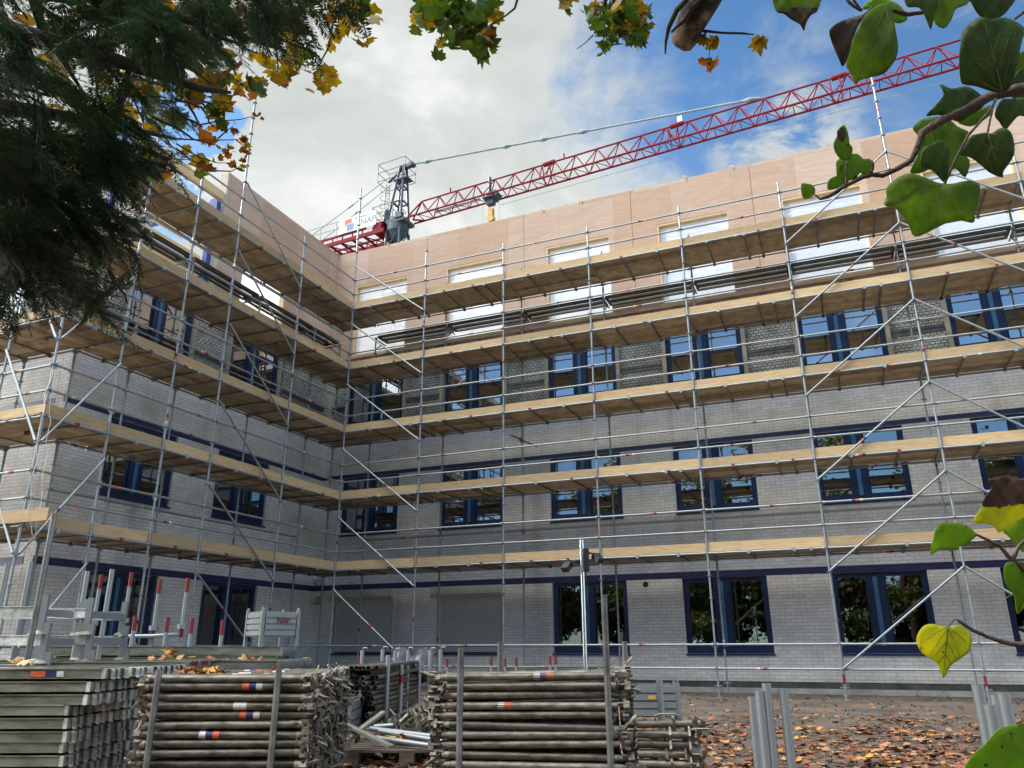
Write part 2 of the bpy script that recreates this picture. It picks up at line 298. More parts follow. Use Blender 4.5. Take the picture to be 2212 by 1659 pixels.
def glass(name, refl, tint):
    m = bpy.data.materials.new(name); m.use_nodes = True; t = m.node_tree; n = t.nodes; l = t.links; n.remove(n['Principled BSDF'])
    tr = n.new('ShaderNodeBsdfTransparent'); tr.inputs[0].default_value = (*tint, 1); gl = n.new('ShaderNodeBsdfGlossy'); gl.inputs['Roughness'].default_value = 0.0
    gl.inputs['Color'].default_value = (0.9, 0.95, 1, 1)
    g = n.new('ShaderNodeNewGeometry'); tx = n.new('ShaderNodeTexNoise'); tx.inputs['Scale'].default_value = 1.3; l.new(g.outputs['Position'], tx.inputs[0])
    bu = n.new('ShaderNodeBump'); bu.inputs['Strength'].default_value = 0.03; bu.inputs['Distance'].default_value = 0.02; l.new(tx.outputs[0], bu.inputs['Height']); l.new(bu.outputs[0], gl.inputs['Normal'])
    mxs = n.new('ShaderNodeMixShader'); mxs.inputs[0].default_value = refl
    l.new(tr.outputs[0], mxs.inputs[1]); l.new(gl.outputs[0], mxs.inputs[2]); l.new(mxs.outputs[0], n['Material Output'].inputs[0]); return m
M['glass_low'] = glass('window glass low', 0.22, (0.5, 0.53, 0.52)); M['glass_mid'] = glass('window glass', 0.36, (0.35, 0.38, 0.38)); M['glass_top'] = glass('coated window glass', 0.62, (0.3, 0.32, 0.34))
def film():
    m = bpy.data.materials.new('plastic film'); m.use_nodes = True; t = m.node_tree; n = t.nodes; l = t.links; b = n['Principled BSDF']
    b.inputs['Base Color'].default_value = (0.74, 0.76, 0.84, 1); b.inputs['Roughness'].default_value = 0.22
    tr = n.new('ShaderNodeBsdfTranslucent'); tr.inputs[0].default_value = (0.93, 0.94, 0.98, 1)
    g = n.new('ShaderNodeNewGeometry'); mp = n.new('ShaderNodeMapping'); mp.inputs['Scale'].default_value = (0.7, 0.7, 2.6); mp.inputs['Rotation'].default_value = (0.2, 0.5, 0)
    l.new(g.outputs['Position'], mp.inputs[0]); tx = n.new('ShaderNodeTexNoise'); tx.inputs['Scale'].default_value = 1.6; tx.inputs['Detail'].default_value = 5; l.new(mp.outputs[0], tx.inputs[0])
    bu = n.new('ShaderNodeBump'); bu.inputs['Strength'].default_value = 0.35; bu.inputs['Distance'].default_value = 0.12; l.new(tx.outputs[0], bu.inputs['Height']); l.new(bu.outputs[0], b.inputs['Normal']); l.new(bu.outputs[0], tr.inputs['Normal'])
    mxs = n.new('ShaderNodeMixShader'); mxs.inputs[0].default_value = 0.5
    l.new(b.outputs[0], mxs.inputs[1]); l.new(tr.outputs[0], mxs.inputs[2])
    gs = n.new('ShaderNodeBsdfGlossy'); gs.inputs['Roughness'].default_value = 0.12; l.new(bu.outputs[0], gs.inputs['Normal']); m2 = n.new('ShaderNodeMixShader'); m2.inputs[0].default_value = 0.18; l.new(mxs.outputs[0], m2.inputs[1]); l.new(gs.outputs[0], m2.inputs[2]); mxs = m2
    tp = n.new('ShaderNodeBsdfTransparent'); m3 = n.new('ShaderNodeMixShader'); m3.inputs[0].default_value = 0.2; l.new(mxs.outputs[0], m3.inputs[1]); l.new(tp.outputs[0], m3.inputs[2])
    l.new(m3.outputs[0], n['Material Output'].inputs[0]); return m
M['film'] = film()
def perfo():      # steel plank with rows of punched holes
    m = mat('perforated steel plank', (0.12, 0.12, 0.115), 0.6, 0.4); t = m.node_tree; n = t.nodes; l = t.links; b = n['Principled BSDF']
    g = n.new('ShaderNodeNewGeometry'); vo = n.new('ShaderNodeTexVoronoi'); vo.inputs['Scale'].default_value = 28; vo.inputs['Randomness'].default_value = 0.0; l.new(g.outputs['Position'], vo.inputs[0])
    lt = n.new('ShaderNodeMath'); lt.operation = 'LESS_THAN'; lt.inputs[1].default_value = 0.40; l.new(vo.outputs['Distance'], lt.inputs[0])
    tr = n.new('ShaderNodeBsdfTransparent'); mxs = n.new('ShaderNodeMixShader'); l.new(lt.outputs[0], mxs.inputs[0]); l.new(b.outputs[0], mxs.inputs[1]); l.new(tr.outputs[0], mxs.inputs[2])
    l.new(mxs.outputs[0], n['Material Output'].inputs[0]); return m
M['perfo'] = perfo(); M['plank_steel'] = mat('dark steel plank', (0.10, 0.10, 0.095), 0.6, 0.4, (0.06, 0.06, 0.055), 3, pos=True)
def ground_mat():
    m = mat('yard soil', (0.145, 0.105, 0.08), 0.95, 0, (0.055, 0.04, 0.03), 0.9, bump=1.0, bscale=9, pos=True); return m
M['soil'] = ground_mat()
# ------------------------------------------------------------------ ground
g = MB(); g.add([(-150, -110, 0), (170, -110, 0), (170, 210, 0), (-150, 210, 0)], [(0, 1, 2, 3)])
tag(g.build('ground', M['soil']), kind='structure')
g = MB()
g.box((-2.05, 1.85, 0.004), (26, 2.03, 0.12)); g.box((-2.18, -7.2, 0.004), (-2.0, 2.03, 0.115)); 
tag(g.build('concrete_kerb', M['conc']), kind='structure')
# ------------------------------------------------------------------ building
YF, XF, YE = 2.05, -2.20, -7.36
bld = thing('building', 'grey brick building of three wings under renovation, with new pink plywood storey on top', 'building')
TR = lambda a, d, z: (a, YF+d, z)             # right wing: a along x, d into the wall
TL = lambda a, d, z: (XF-d, a, z)             # left wing
TE = lambda a, d, z: (a, YE+d, z)             # end wing
def tbox(mb, T, a0, a1, d0, d1, z0, z1, mi=0):
    p = T(a0, d0, z0); q = T(a1, d1, z1)
    mb.box([min(i, j) for i, j in zip(p, q)], [max(i, j) for i, j in zip(p, q)], mi)
def wall(name, m, T, a0, a1, z0, z1, holes, d0=0.0, d1=0.3, parent=bld):
    As = sorted({a0, a1}|{h[0] for h in holes}|{h[1] for h in holes}); Zs = sorted({z0, z1}|{h[2] for h in holes}|{h[3] for h in holes})
    As = [a for a in As if a0 <= a <= a1]; Zs = [z for z in Zs if z0 <= z <= z1]
    solid = {}
    for i in range(len(As)-1):
        for j in range(len(Zs)-1):
            ca = (As[i]+As[i+1])/2; cz = (Zs[j]+Zs[j+1])/2
            solid[i, j] = not any(h[0] < ca < h[1] and h[2] < cz < h[3] for h in holes)
    mb = MB()
    for (i, j), s in solid.items():
        if not s: continue
        A0, A1, Z0, Z1 = As[i], As[i+1], Zs[j], Zs[j+1]
        mb.add([T(A0, d0, Z0), T(A1, d0, Z0), T(A1, d0, Z1), T(A0, d0, Z1)], [(0, 1, 2, 3)]); mb.add([T(A0, d1, Z0), T(A1, d1, Z0), T(A1, d1, Z1), T(A0, d1, Z1)], [(3, 2, 1, 0)])
        if not solid.get((i-1, j)): mb.add([T(A0, d0, Z0), T(A0, d1, Z0), T(A0, d1, Z1), T(A0, d0, Z1)], [(0, 1, 2, 3)])
        if not solid.get((i+1, j)): mb.add([T(A1, d0, Z0), T(A1, d1, Z0), T(A1, d1, Z1), T(A1, d0, Z1)], [(3, 2, 1, 0)])
        if not solid.get((i, j-1)): mb.add([T(A0, d0, Z0), T(A1, d0, Z0), T(A1, d1, Z0), T(A0, d1, Z0)], [(0, 1, 2, 3)])
        if not solid.get((i, j+1)): mb.add([T(A0, d0, Z1), T(A1, d0, Z1), T(A1, d1, Z1), T(A0, d1, Z1)], [(3, 2, 1, 0)])
    return mb.build(name, m, parent)
WX = [-1.39+3.555*i for i in range(8)]; WW = 2.09; WY = [(-2.62, -0.53), (-6.15, -4.08)]; XEND = 25.9
Gz, Fz, Sz, Oz = (0.89, 2.72), (4.39, 6.21), (7.9, 9.75), (10.42, 13.08)
def holes_r(z): return [(x0, x0+WW, z[0], z[1]) for x0 in WX]
def holes_l(z): return [(a, b, z[0], z[1]) for a, b in WY]
WT = 0.32
for T, a0, a1, hf in ((TR, XF, XEND, holes_r), (TL, YE, YF, holes_l), (TE, -12.0, XF-0.33, lambda z: [(-6.4, -4.4, z[0], z[1])])):
    wall('brick_wall', M['brick'], T, a0, a1, 0.26, 7.60, hf(Gz)+hf(Fz), 0, WT)
    wall('stripped_brick_wall', M['brick_old'], T, a0+(0.08 if T is TL else -0.1 if T is TR else 0), a1+(0.1 if T is TL else 0 if T is TR else -0.1), 7.60, 10.05, [(h[0], h[1], 7.6 if False else h[2], h[3]) for h in hf(Sz)], 0.09, WT)
    p = MB(); tbox(p, T, a0, a1, 0.02, WT, 0, 0.26); p.build('plinth', M['plinth'], bld)
    for z0, z1 in ((2.722, 2.882), (6.212, 6.335)):
        b = MB(); tbox(b, T, a0+(0.006 if T is not TL else 0), a1-0.0065 if T is TL else a1, -0.006, 0.05, z0, z1); b.build('blue_brick_band', M['brick_blue'], bld)
    p = MB(); tbox(p, T, a0+(0.05 if T is TL else -0.1 if T is TR else 0), a1+(0.1 if T is TL else 0 if T is TR else -0.1), 0.05, WT, 10.052, 10.22)      # ragged top of the brickwork
    for k in range(150):
        a = random.uniform(a0, a1); w2 = random.uniform(0.04, 0.2); tbox(p, T, a, a+w2, random.uniform(0, 0.05), 0.2, 10.1, random.uniform(10.2, 10.34))
    p.build('rubble_edge', M['rubble'], bld)
# ledges and reveal strips on the stripped piers
def piers(T, hs, a0, a1):
    ed = [a0]+[v for h in hs for v in (h[0], h[1])]+[a1]
    for k in range(0, len(ed)-1, 2):
        l, r_ = ed[k], ed[k+1]
        if r_-l < 0.3: continue
        p = MB(); tbox(p, T, l+0.14, r_-0.14, 0.03, 0.12, 8.62, 8.70); tbox(p, T, l+0.14, r_-0.14, 0.05, 0.10, 8.52, 8.62); p.build('flashing', M['zinc'], bld)
    for h in hs:
        for a in (h[0]-0.11, h[1]):
            p = MB(); tbox(p, T, a, a+0.11, -0.01, 0.2, 7.66, 9.9); p.build('reveal_board', M['reveal'], bld)
hR = sorted(holes_r(Sz)); hL = sorted(holes_l(Sz))
piers(TR, hR, XF, XEND); piers(TL, hL, YE, YF)
def window(T, a0, a1, z0, z1, gl, transom=None, tall=False, sill=True):
    f = MB(); W_ = a1-a0; fr = 0.10; c = a0+W_*0.47; mw = 0.19
    tbox(f, T, a0, a0+fr, 0.07, 0.17, z0, z1); tbox(f, T, a1-fr, a1, 0.07, 0.17, z0, z1)
    tbox(f, T, a0+fr, a1-fr, 0.075, 0.17, z1-0.10, z1); tbox(f, T, a0+fr, a1-fr, 0.075, 0.17, z0, z0+0.15)
    tbox(f, T, a0+fr, c-mw, 0.085, 0.15, z0+0.15, z0+0.20); tbox(f, T, c+mw, a1-fr, 0.085, 0.15, z0+0.15, z0+0.20)
    for (p0, p1) in ((a0+fr, a0+fr+0.035), (c-mw-0.035, c-mw), (c+mw, c+mw+0.035), (a1-fr-0.035, a1-fr)): tbox(f, T, p0, p1, 0.087, 0.15, z0+0.20, z1-0.10)
    if transom: tbox(f, T, a0+fr, c-mw, 0.08, 0.16, transom-0.06, transom+0.06); tbox(f, T, c+mw, a1-fr, 0.08, 0.16, transom-0.06, transom+0.06)
    wo = f.build('window', M['frame'], bld)
    m = MB(); tbox(m, T, c-mw, c+mw, 0.06, 0.18, z0+0.15, z1-0.10); tbox(m, T, c-mw-0.005, c-mw+0.03, 0.045, 0.06, z0+0.15, z1-0.1); tbox(m, T, c+mw-0.03, c+mw, 0.045, 0.06, z0+0.15, z1-0.1)
    m.build('mullion', M['frame'], wo)
    m = MB(); tbox(m, T, c-0.06, c+0.035, 0.035, 0.06, z0+0.16, z1-0.11); m.build('mullion_strip', M['strip'], wo)
    for p0, p1 in ((a0+fr+0.035, c-mw-0.035), (c+mw+0.035, a1-fr-0.035)):
        m = MB(); m.add([T(p0, 0.12, z0+0.2), T(p1, 0.12, z0+0.2), T(p1, 0.12, z1-0.1), T(p0, 0.12, z1-0.1)], [(0, 1, 2, 3)]); m.build('pane', gl, wo)
    if sill:
        m = MB(); tbox(m, T, a0-0.02, a1+0.02, -0.05, 0.07, z0-0.045, z0-0.003); m.build('sill', M['frame'], wo)
for i, x0 in enumerate(WX):
    if i < 2:
        s = MB(); nsl = 44
        for k in range(nsl):
            z = 0.93+k*(2.50-0.93)/nsl; tbox(s, TR, x0+0.10, x0+WW-0.03, 0.05+0.004*(k % 2), 0.08, z, z+0.031)
        so = s.build('roller_shutter', M['shutter'], bld)
        s = MB(); tbox(s, TR, x0-0.14, x0+WW-0.02, -0.14, 0.06, 2.50, 2.718); 
        s.add([TR(x0-0.14, -0.14, 2.50), TR(x0+WW-0.02, -0.14, 2.50), TR(x0+WW-0.02, 0.05, 2.40), TR(x0-0.14, 0.05, 2.40)], [(0, 1, 2, 3)])
        tbox(s, TR, x0-0.16, x0-0.14, -0.14, 0.05, 2.42, 2.719); tbox(s, TR, x0+WW-0.02, x0+WW, -0.14, 0.05, 2.42, 2.719); s.build('shutter_box', M['shutterbox'], so)
        for q0, q1 in ((x0+0.04, x0+0.10), (x0+WW-0.03, x0+WW)):
            s = MB(); tbox(s, TR, q0, q1, 0.02, 0.09, 0.93, 2.5); s.build('guide_rail', M['shutterbox'], so)
        s = MB(); tbox(s, TR, x0-0.02, x0+WW+0.02, -0.04, 0.1, 0.84, 0.888); s.build('sill', M['frame'], so)
    else: window(TR, x0, x0+WW, *Gz, M['glass_low'], tall=True)
    window(TR, x0, x0+WW, *Fz, M['glass_mid'], transom=5.72); window(TR, x0, x0+WW, *Sz, M['glass_top'], sill=False)
for i, (a, b) in enumerate(WY):
    window(TL, a, b, *Gz, M['glass_low'], tall=True)
    window(TL, a, b, *Fz, M['glass_mid'], transom=5.72); window(TL, a, b, *Sz, M['glass_mid'], sill=False)
window(TE, -6.4, -4.4, *Gz, M['glass_low']); window(TE, -6.4, -4.4, *Fz, M['glass_mid']); window(TE, -6.4, -4.4, *Sz, M['glass_mid'], sill=False)
# timber storey: one panel between each pair of joints
jr = [XF]+[WX[i]+WW+0.73 for i in range(8)]
for k in range(len(jr)-1):
    a0, a1 = jr[k]+(0.006 if k else 0), jr[k+1]-0.006
    hs = [(x0, x0+WW, Oz[0], Oz[1]) for x0 in WX if a0 < x0 < a1]
    wall('plywood_panel', M['ply'], TR, a0, a1, 10.345, 14.46, hs, -0.01, 0.26)
jl = [(-3.47, 0.27), (0.282, YF-0.012)]
for a0, a1 in jl: wall('plywood_panel', M['ply'], TL, a0, a1, 10.345, 14.46, [h for h in [(-2.62, -0.64, Oz[0], Oz[1])] if a0 < h[0] < a1], -0.01, 0.26)
def opening(T, a0, a1, z0, z1):
    f = MB(); t = 0.065
    tbox(f, T, a0, a0+t, 0.0, 0.22, z0, z1); tbox(f, T, a1-0.02, a1, 0.0, 0.22, z0, z1); tbox(f, T, a0+t, a1-0.02, 0.0, 0.22, z1-t, z1); tbox(f, T, a0+t, a1-0.02, 0.0, 0.22, z0, z0+t)
    fo = f.build('opening_frame', M['lath'], bld)
    m = MB(); na, nz = 14, 14
    vs = []
    for j in range(nz+1):
        for i in range(na+1):
            u, v_ = i/na, j/nz
            vs.append(T(a0+t+(a1-a0-t-0.02)*u, 0.16+0.02*math.sin(7*u+5*v_)*math.sin(3.14*u)*math.sin(3.14*v_), z0+t+(z1-z0-2*t)*v_))
    m.add(vs, [(j*(na+1)+i, j*(na+1)+i+1, (j+1)*(na+1)+i+1, (j+1)*(na+1)+i) for j in range(nz) for i in range(na)], 0, True); m.build('plastic_sheet', M['film'], fo)
for x0 in WX: opening(TR, x0, x0+WW, *Oz)
opening(TL, -2.62, -0.64, *Oz)
for sx in (-0.2, 2.9, 5.6, 6.9, 10.2, 11.6):
    p = MB(); p.path([(sx, YF+0.05, 14.44), (sx-0.03, YF+0.02, 14.53), (sx+0.03, YF-0.02, 14.55), (sx+0.07, YF-0.03, 14.48), (sx+0.08, YF-0.03, 14.38)], 0.012, 6); p.build('lifting_strap', M['lath'], bld)
# end post, beams, blue steel at the open end of the left wing's new storey
p = MB(); tbox(p, TL, -3.60, -3.482, -0.012, 0.28, 10.345, 14.46); p.build('timber_post', M['reveal'], bld)
for z0, z1, d0, d1 in ((13.48, 13.74, 0.02, 0.12), (13.02, 13.20, 0.5, 0.6), (12.55, 12.75, 1.4, 1.5), (11.55, 11.75, 0.6, 0.7), (10.95, 11.12, 0.3, 0.4)):
    p = MB(); tbox(p, TL, -7.2, -3.63, d0, d1, z0, z1); p.build('timber_beam', M['lath'], bld)
p = MB(); tbox(p, TL, -3.86, -3.70, 0.14, 0.30, 10.23, 13.44); tbox(p, TL, -3.86, -3.70, 0.30, 5.4, 13.15, 13.36); tbox(p, TL, -3.86, -3.70, 0.02, 0.14, 13.05, 13.42); tbox(p, TL, -3.88, -3.68, 0.30, 5.4, 10.9, 11.06); p.build('steel_frame', M['bluesteel'], bld)
p = MB(); tbox(p, TL, -7.1, -6.94, 0.14, 0.30, 10.23, 13.44); tbox(p, TL, -7.1, -6.94, 0.30, 5.4, 13.15, 13.36); p.build('steel_frame', M['bluesteel'], bld)
# slabs and back walls inside
for z in (3.35, 6.85, 10.0):
    p = MB(); p.box((-12, YF+0.34, z), (XEND, 13.4, z+0.22)); p.box((-12, YE+0.34, z+0.001), (XF-0.34, YF+0.335, z+0.221)); p.build('floor_slab', M['conc'], bld)
wall('rear_wall', M['inner'], lambda a, d, z: (a, 13.5+d, z), -12, XEND, 0, 10.2, [(6.9, 8.15, 0.9, 2.35), (9.7, 10.9, 0.9, 2.35), (12.55, 13.75, 0.9, 2.35), (14.2, 14.6, 0.9, 2.35), (16, 17.2, 0.9, 2.35)], 0, 0.3)
wall('rear_wall', M['inner'], lambda a, d, z: (-12.1-d, a, z), -7, 13.4, 0, 10.2, [], 0, 0.3)
for a in (-2.1, 4.2): 
    p = MB(); p.box((a, YF+0.34, 0.01), (a+0.15, 13.4, 9.99)); p.build('inner_wall', M['inner'], bld)
p = MB(); p.box((XEND-0.2, YF+0.34, 0.01), (XEND, 13.4, 10.0)); p.build('inner_wall', M['inner'], bld)
# vent hole, wall lamps
p = MB(); p.tube((8.32, YF-0.012, 2.60), (8.32, YF+0.02, 2.60), 0.075, 16); p.build('vent', M['black'], bld)
for z in (2.97, 2.42):
    p = MB(); p.tube((-1.93, YF-0.02, z+0.1), (-1.93, YF-0.14, z+0.1), 0.02, 8); p.tube((-1.93, YF-0.15, z+0.11), (-1.93, YF-0.15, z-0.10), 0.06, 14, r2=0.12); lo = p.build('wall_lamp', M['galv'], bld)
    p = MB(); p.tube((-1.93, YF-0.15, z-0.1), (-1.93, YF-0.15, z-0.12), 0.12, 14, r2=0.03); p.build('lamp_glass', M['black'], lo)
# ------------------------------------------------------------------ scaffolds
TRd = 0.0243; BAY = 2.572
def lvl(k): return 1.1+2*k
def rosette(mb, x, y, z): mb.tube((x, y, z-0.005), (x, y, z+0.005), 0.061, 8, 0)
def bands(mb, p, q, frac, r=TRd+0.002, kinds=None):
    p = Vector(p); q = Vector(q); d = (q-p).normalized(); s = (q-p).length*frac
    for k, mi in enumerate(kinds or random.choice([(1, 2), (2, 1), (3, 1, 2), (1,), (3,), (2, 1, 3)])): mb.tube(p+d*(s+k*0.075), p+d*(s+k*0.075+0.07), r, 8, mi, caps=True)
BM = [M['galv'], M['orange'], M['blueband'], M['whiteband']]
def standard(root, x, y, top, base=0.0, name='standard', red=False):
    mb = MB(); mb.tube((x, y, base+0.26), (x, y, top), TRd, 8)
    mb.tube((x, y, 0.01), (x, y, 0.4), 0.017, 8); mb.box((x-0.075, y-0.075, 0.001), (x+0.075, y+0.075, 0.009)); mb.tube((x, y, base+0.22), (x, y, base+0.26), 0.035, 6); mb.box((x-0.09, y-0.012, base+0.235), (x+0.09, y+0.012, base+0.255))
    z = 0.1+base
    while z < top-0.02:
        if z > 0.3: rosette(mb, x, y, z)
        z += 0.5
    for k in range(int((top-1)/2)):
        if random.random() < 0.5: bands(mb, (x, y, 0.8+2*k), (x, y, 2.6+2*k), random.random()*0.8)
        mb.tube((x, y, 2.78+2*k), (x, y, 2.98+2*k), TRd+0.004, 8)
    if red: mb.tube((x, y, 0.3), (x, y, 0.5), TRd+0.002, 8, 4)
    return mb.build(name, BM+[M['red']], root)
def ledger(root, name, p, q):
    p = Vector(p); q = Vector(q); d = (q-p).normalized(); mb = MB(); mb.tube(p+d*0.06, q-d*0.06, TRd, 8)
    for c, s in ((p, 1), (q, -1)):
        mb.tube(c+d*s*0.03, c+d*s*0.10, 0.031, 6); mb.box((-0.004, -0.012, -0.07), (0.004, 0.012, 0.06), 0, Matrix.Translation(c+d*s*0.055))
    if random.random() < 0.38: bands(mb, p, q, random.uniform(0.25, 0.7))
    return mb.build(name, BM, root)
def diag(root, p, q, out):
    p = Vector(p); q = Vector(q); o = Vector(out)*0.05; d = (q-p).normalized(); mb = MB(); mb.tube(p+o+d*0.05, q+o-d*0.05, TRd, 8)
    for c, s in ((p, 1), (q, -1)): mb.tube(c, c+o+d*s*0.10, 0.022, 6); mb.tube(c+o+d*s*0.03, c+o+d*s*0.16, 0.028, 6)
    if random.random() < 0.4: bands(mb, p+o, q+o, random.uniform(0.3, 0.6))
    return mb.build('diagonal_brace', BM, root)
def deck(root, O, ex, ey, L_, Wd, z, n=6, gap=0.022):
    # planks run along ex, from the outer line O; ey points towards the wall
    O = Vector(O); ex = Vector(ex); ey = Vector(ey); mb = MB(); w0 = Wd/n
    Mx = Matrix(((ex.x, ey.x, 0, O.x), (ex.y, ey.y, 0, O.y), (0, 0, 1, 0), (0, 0, 0, 1)))
    for i in range(n):
        g1 = random.uniform(0, gap); j = random.uniform(-0.02, 0.02); dz = random.uniform(0, 0.006)
        mb.box((j-0.03, 0.04+i*w0+g1/2, z+dz), (L_+j+0.03, 0.04+(i+1)*w0-g1/2, z+0.04+dz), random.choice((0, 0, 1, 2)), Mx)
    return mb.build('deck_boards', [M['board'], M['board_b'], M['board_c']], root)
def bearer(root, O, ex, ey, s, Wd, z):
    O = Vector(O); ex = Vector(ex); ey = Vector(ey); p = O+ex*s; mb = MB(); z2 = z-0.005
    a = p-ey*0.02+Vector((0, 0, z2)); b = p+ey*(Wd+0.02)+Vector((0, 0, z2)); mb.tube(a, b, 0.021, 6)
    mi = random.choice([1, 1, 2])
    for c in (p, p+ey*Wd): mb.box((-0.032, -0.035, -0.04), (0.032, 0.035, 0.045), mi, Matrix.Translation(c+Vector((0, 0, z2))))
    return mb.build('board_bearer', [M['galv_dark'], M['coup'], M['coup_red']], root)
def toe(root, O, ex, ey, L_, z, j0=0.0, j1=0.0, dh=0.0):
    O = Vector(O); ex = Vector(ex); ey = Vector(ey); mb = MB(); Mx = Matrix(((ex.x, ey.x, 0, O.x), (ex.y, ey.y, 0, O.y), (0, 0, 1, 0), (0, 0, 0, 1)))
    off = random.uniform(0.028, 0.034); e_ = random.uniform(-0.01, 0.01)
    mb.box((0.02+j0, off, z+0.035), (L_-0.02+j1, off+0.032, z+0.035+0.215+dh+e_), 0, Mx)
    return mb.build('toe_board', M['toe'], root)
W1 = 1.39
# --- right wing
sr = thing('scaffold', 'long five deck scaffold in front of the right wing, galvanised tubes and boards', 'scaffold', group='scaffolds round the building')
topR = [15.5, 12.64, 12.32, 12.28, 12.32, 12.4, 16.3, 12.4, 12.4]
for i in range(9):
    standard(sr, BAY*i, 0, topR[i], red=i in (5, 6))
    standard(sr, BAY*i, W1, 12.2 if i else 10.6)
standard(sr, -W1, W1, 10.6)
for i in range(8):
    x0, x1 = BAY*i, BAY*(i+1)
    for z in ([0.6] if i not in (0,) else [0.6])+[1.1]+[lvl(k) for k in range(1, 6)]: ledger(sr, 'ledger', (x0, 0, z), (x1, 0, z))
    for k in range(1, 6):
        z = lvl(k)
        for dz in (0.5, 1.0): ledger(sr, 'guard_rail', (x0, 0, z+dz), (x1, 0, z+dz))
        ledger(sr, 'inner_ledger', (x0, W1, z), (x1, W1, z))
        deck(sr, (x0, 0, 0), (1, 0, 0), (0, 1, 0), BAY, W1-0.07, z+0.03)
        a_, b_ = random.choice([(0.30, 0.68), (0.36, 0.74), (0.25, 0.62)])
        for s in (a_, b_): bearer(sr, (x0, 0, 0), (1, 0, 0), (0, 1, 0), BAY*s, W1, z)
        if random.random() < 0.35: bearer(sr, (x0, 0, 0), (1, 0, 0), (0, 1, 0), BAY*(b_+0.14), W1, z)
        toe(sr, (x0, 0, 0), (1, 0, 0), (0, 1, 0), BAY, z, random.choice([0, 0, 0.0, -0.1]), 0, 0)
        ledger(sr, 'transom', (x0, 0, z), (x0, W1, z))
    for z in (4.1, 8.1): ledger(sr, 'inner_guard_rail', (x0, W1, z), (x1, W1, z))
for k in range(1, 6): ledger(sr, 'transom', (BAY*8, 0, lvl(k)), (BAY*8, W1, lvl(k)))
for k in range(6):
    t_ = 12.6-2*k; diag(sr, (0, 0, t_), (BAY, 0, t_-2), (0, -1, 0))
for k in range(6):
    z = 0.6+2*k; diag(sr, (BAY*5, 0, z), (BAY*6, 0, z+2), (0, -1, 0)); diag(sr, (BAY*7, 0, z), (BAY*6, 0, z+2), (0, -1, 0))
# --- left wing
sl = thing('scaffold', 'short scaffold along the left wing meeting the long one in the inner corner', 'scaffold', group='scaffolds round the building')
ty = [0, -2.572, -5.145, -6.535, -7.925, -9.315]; topL = [0, 12.36, 15.35, 12.4, 12.4, 12.4]
for j in range(1, 5): standard(sl, 0, ty[j], topL[j])
for j in range(0, 5): standard(sl, -W1, ty[j], 10.6)
for j in range(5):
    y0, y1 = ty[j], ty[j+1]; Lb = y0-y1
    for z in [0.6, 1.1]+[lvl(k) for k in range(1, 6)]: ledger(sl, 'ledger', (0, y0, z), (0, y1, z))
    for k in range(1, 6):
        z = lvl(k)
        for dz in (0.5, 1.0): ledger(sl, 'guard_rail', (0, y0, z+dz), (0, y1, z+dz))
        deck(sl, (0, y1, 0), (0, 1, 0), (-1, 0, 0), Lb, W1-0.07, z+0.03)
        toe(sl, (0, y1, 0), (0, 1, 0), (-1, 0, 0), Lb, z, 0.0 if j < 4 else 0.05, 0)
        if j < 4 or True:
            ledger(sl, 'inner_ledger', (-W1, y0, z), (-W1, y1, z)) if j < 4 else None
            for s in ((0.33, 0.68) if Lb > 2 else (0.5,)): bearer(sl, (0, y1, 0), (0, 1, 0), (-1, 0, 0), Lb*s, W1, z)
            ledger(sl, 'transom', (0, y0, z), (-W1, y0, z))
    if j < 4:
        for z in (4.1, 8.1): ledger(sl, 'inner_guard_rail', (-W1, y0, z), (-W1, y1, z))
for k in range(6): diag(sl, (0, ty[2], 12.6-2*k), (0, ty[1], 10.6-2*k), (1, 0, 0))
for k in range(5): diag(sl, (0, ty[4], 10.6-2*k), (0, ty[5], 8.6-2*k), (1, 0, 0))
# corner bay (decks between the two wings' inner lines)
for k in range(1, 6):
    z = lvl(k); deck(sl, (0, 0, 0), (0, 1, 0), (-1, 0, 0), W1, W1-0.07, z+0.03)
    ledger(sl, 'inner_ledger', (-W1, 0, z), (-W1, W1, z)); ledger(sl, 'inner_ledger', (-W1, W1, z), (0, W1, z)); bearer(sl, (0, 0, 0), (0, 1, 0), (-1, 0, 0), 0.7, W1, z)
# --- end wing
se = thing('scaffold', 'scaffold turning the corner of the left wing, partly hidden by dark yew branches', 'scaffold', group='scaffolds round the building')
ux = [0, -1.39, -2.95, -5.52]
for j, x in enumerate(ux):
    standard(se, x, ty[5], 12.4)
    if j > 1: standard(se, x, ty[4], 10.6)
for j in range(3):
    x0, x1 = ux[j], ux[j+1]; Lb = x0-x1
    for z in [0.6, 1.1]+[lvl(k) for k in range(1, 6)]: ledger(se, 'ledger', (x0, ty[5], z), (x1, ty[5], z))
    for k in range(1, 6):
        z = lvl(k)
        for dz in (0.5, 1.0): ledger(se, 'guard_rail', (x0, ty[5], z+dz), (x1, ty[5], z+dz))
        if j: deck(se, (x1, ty[5], 0), (1, 0, 0), (0, 1, 0), Lb, W1-0.07, z+0.03); ledger(se, 'inner_ledger', (x0, ty[4], z), (x1, ty[4], z)); ledger(se, 'transom', (x1, ty[5], z), (x1, ty[4], z))
        toe(se, (x1, ty[5], 0), (1, 0, 0), (0, 1, 0), Lb, z, 0, 0.06 if j == 0 else 0)
        if j: bearer(se, (x1, ty[5], 0), (1, 0, 0), (0, 1, 0), Lb*0.5, W1, z)
for k in range(5): diag(se, (ux[1], ty[5], 10.6-2*k), (0, ty[5], 8.6-2*k), (0, -1, 0))
# the loose toe board end sticking past the corner on the lowest deck
mb = MB(); mb.box((-1.2, 0, 0), (0.62, 0.035, 0.22)); tb = mb.build('toe_board', M['toe'], se, (0.05, ty[5]-0.06, lvl(1)+0.05), 0.02)
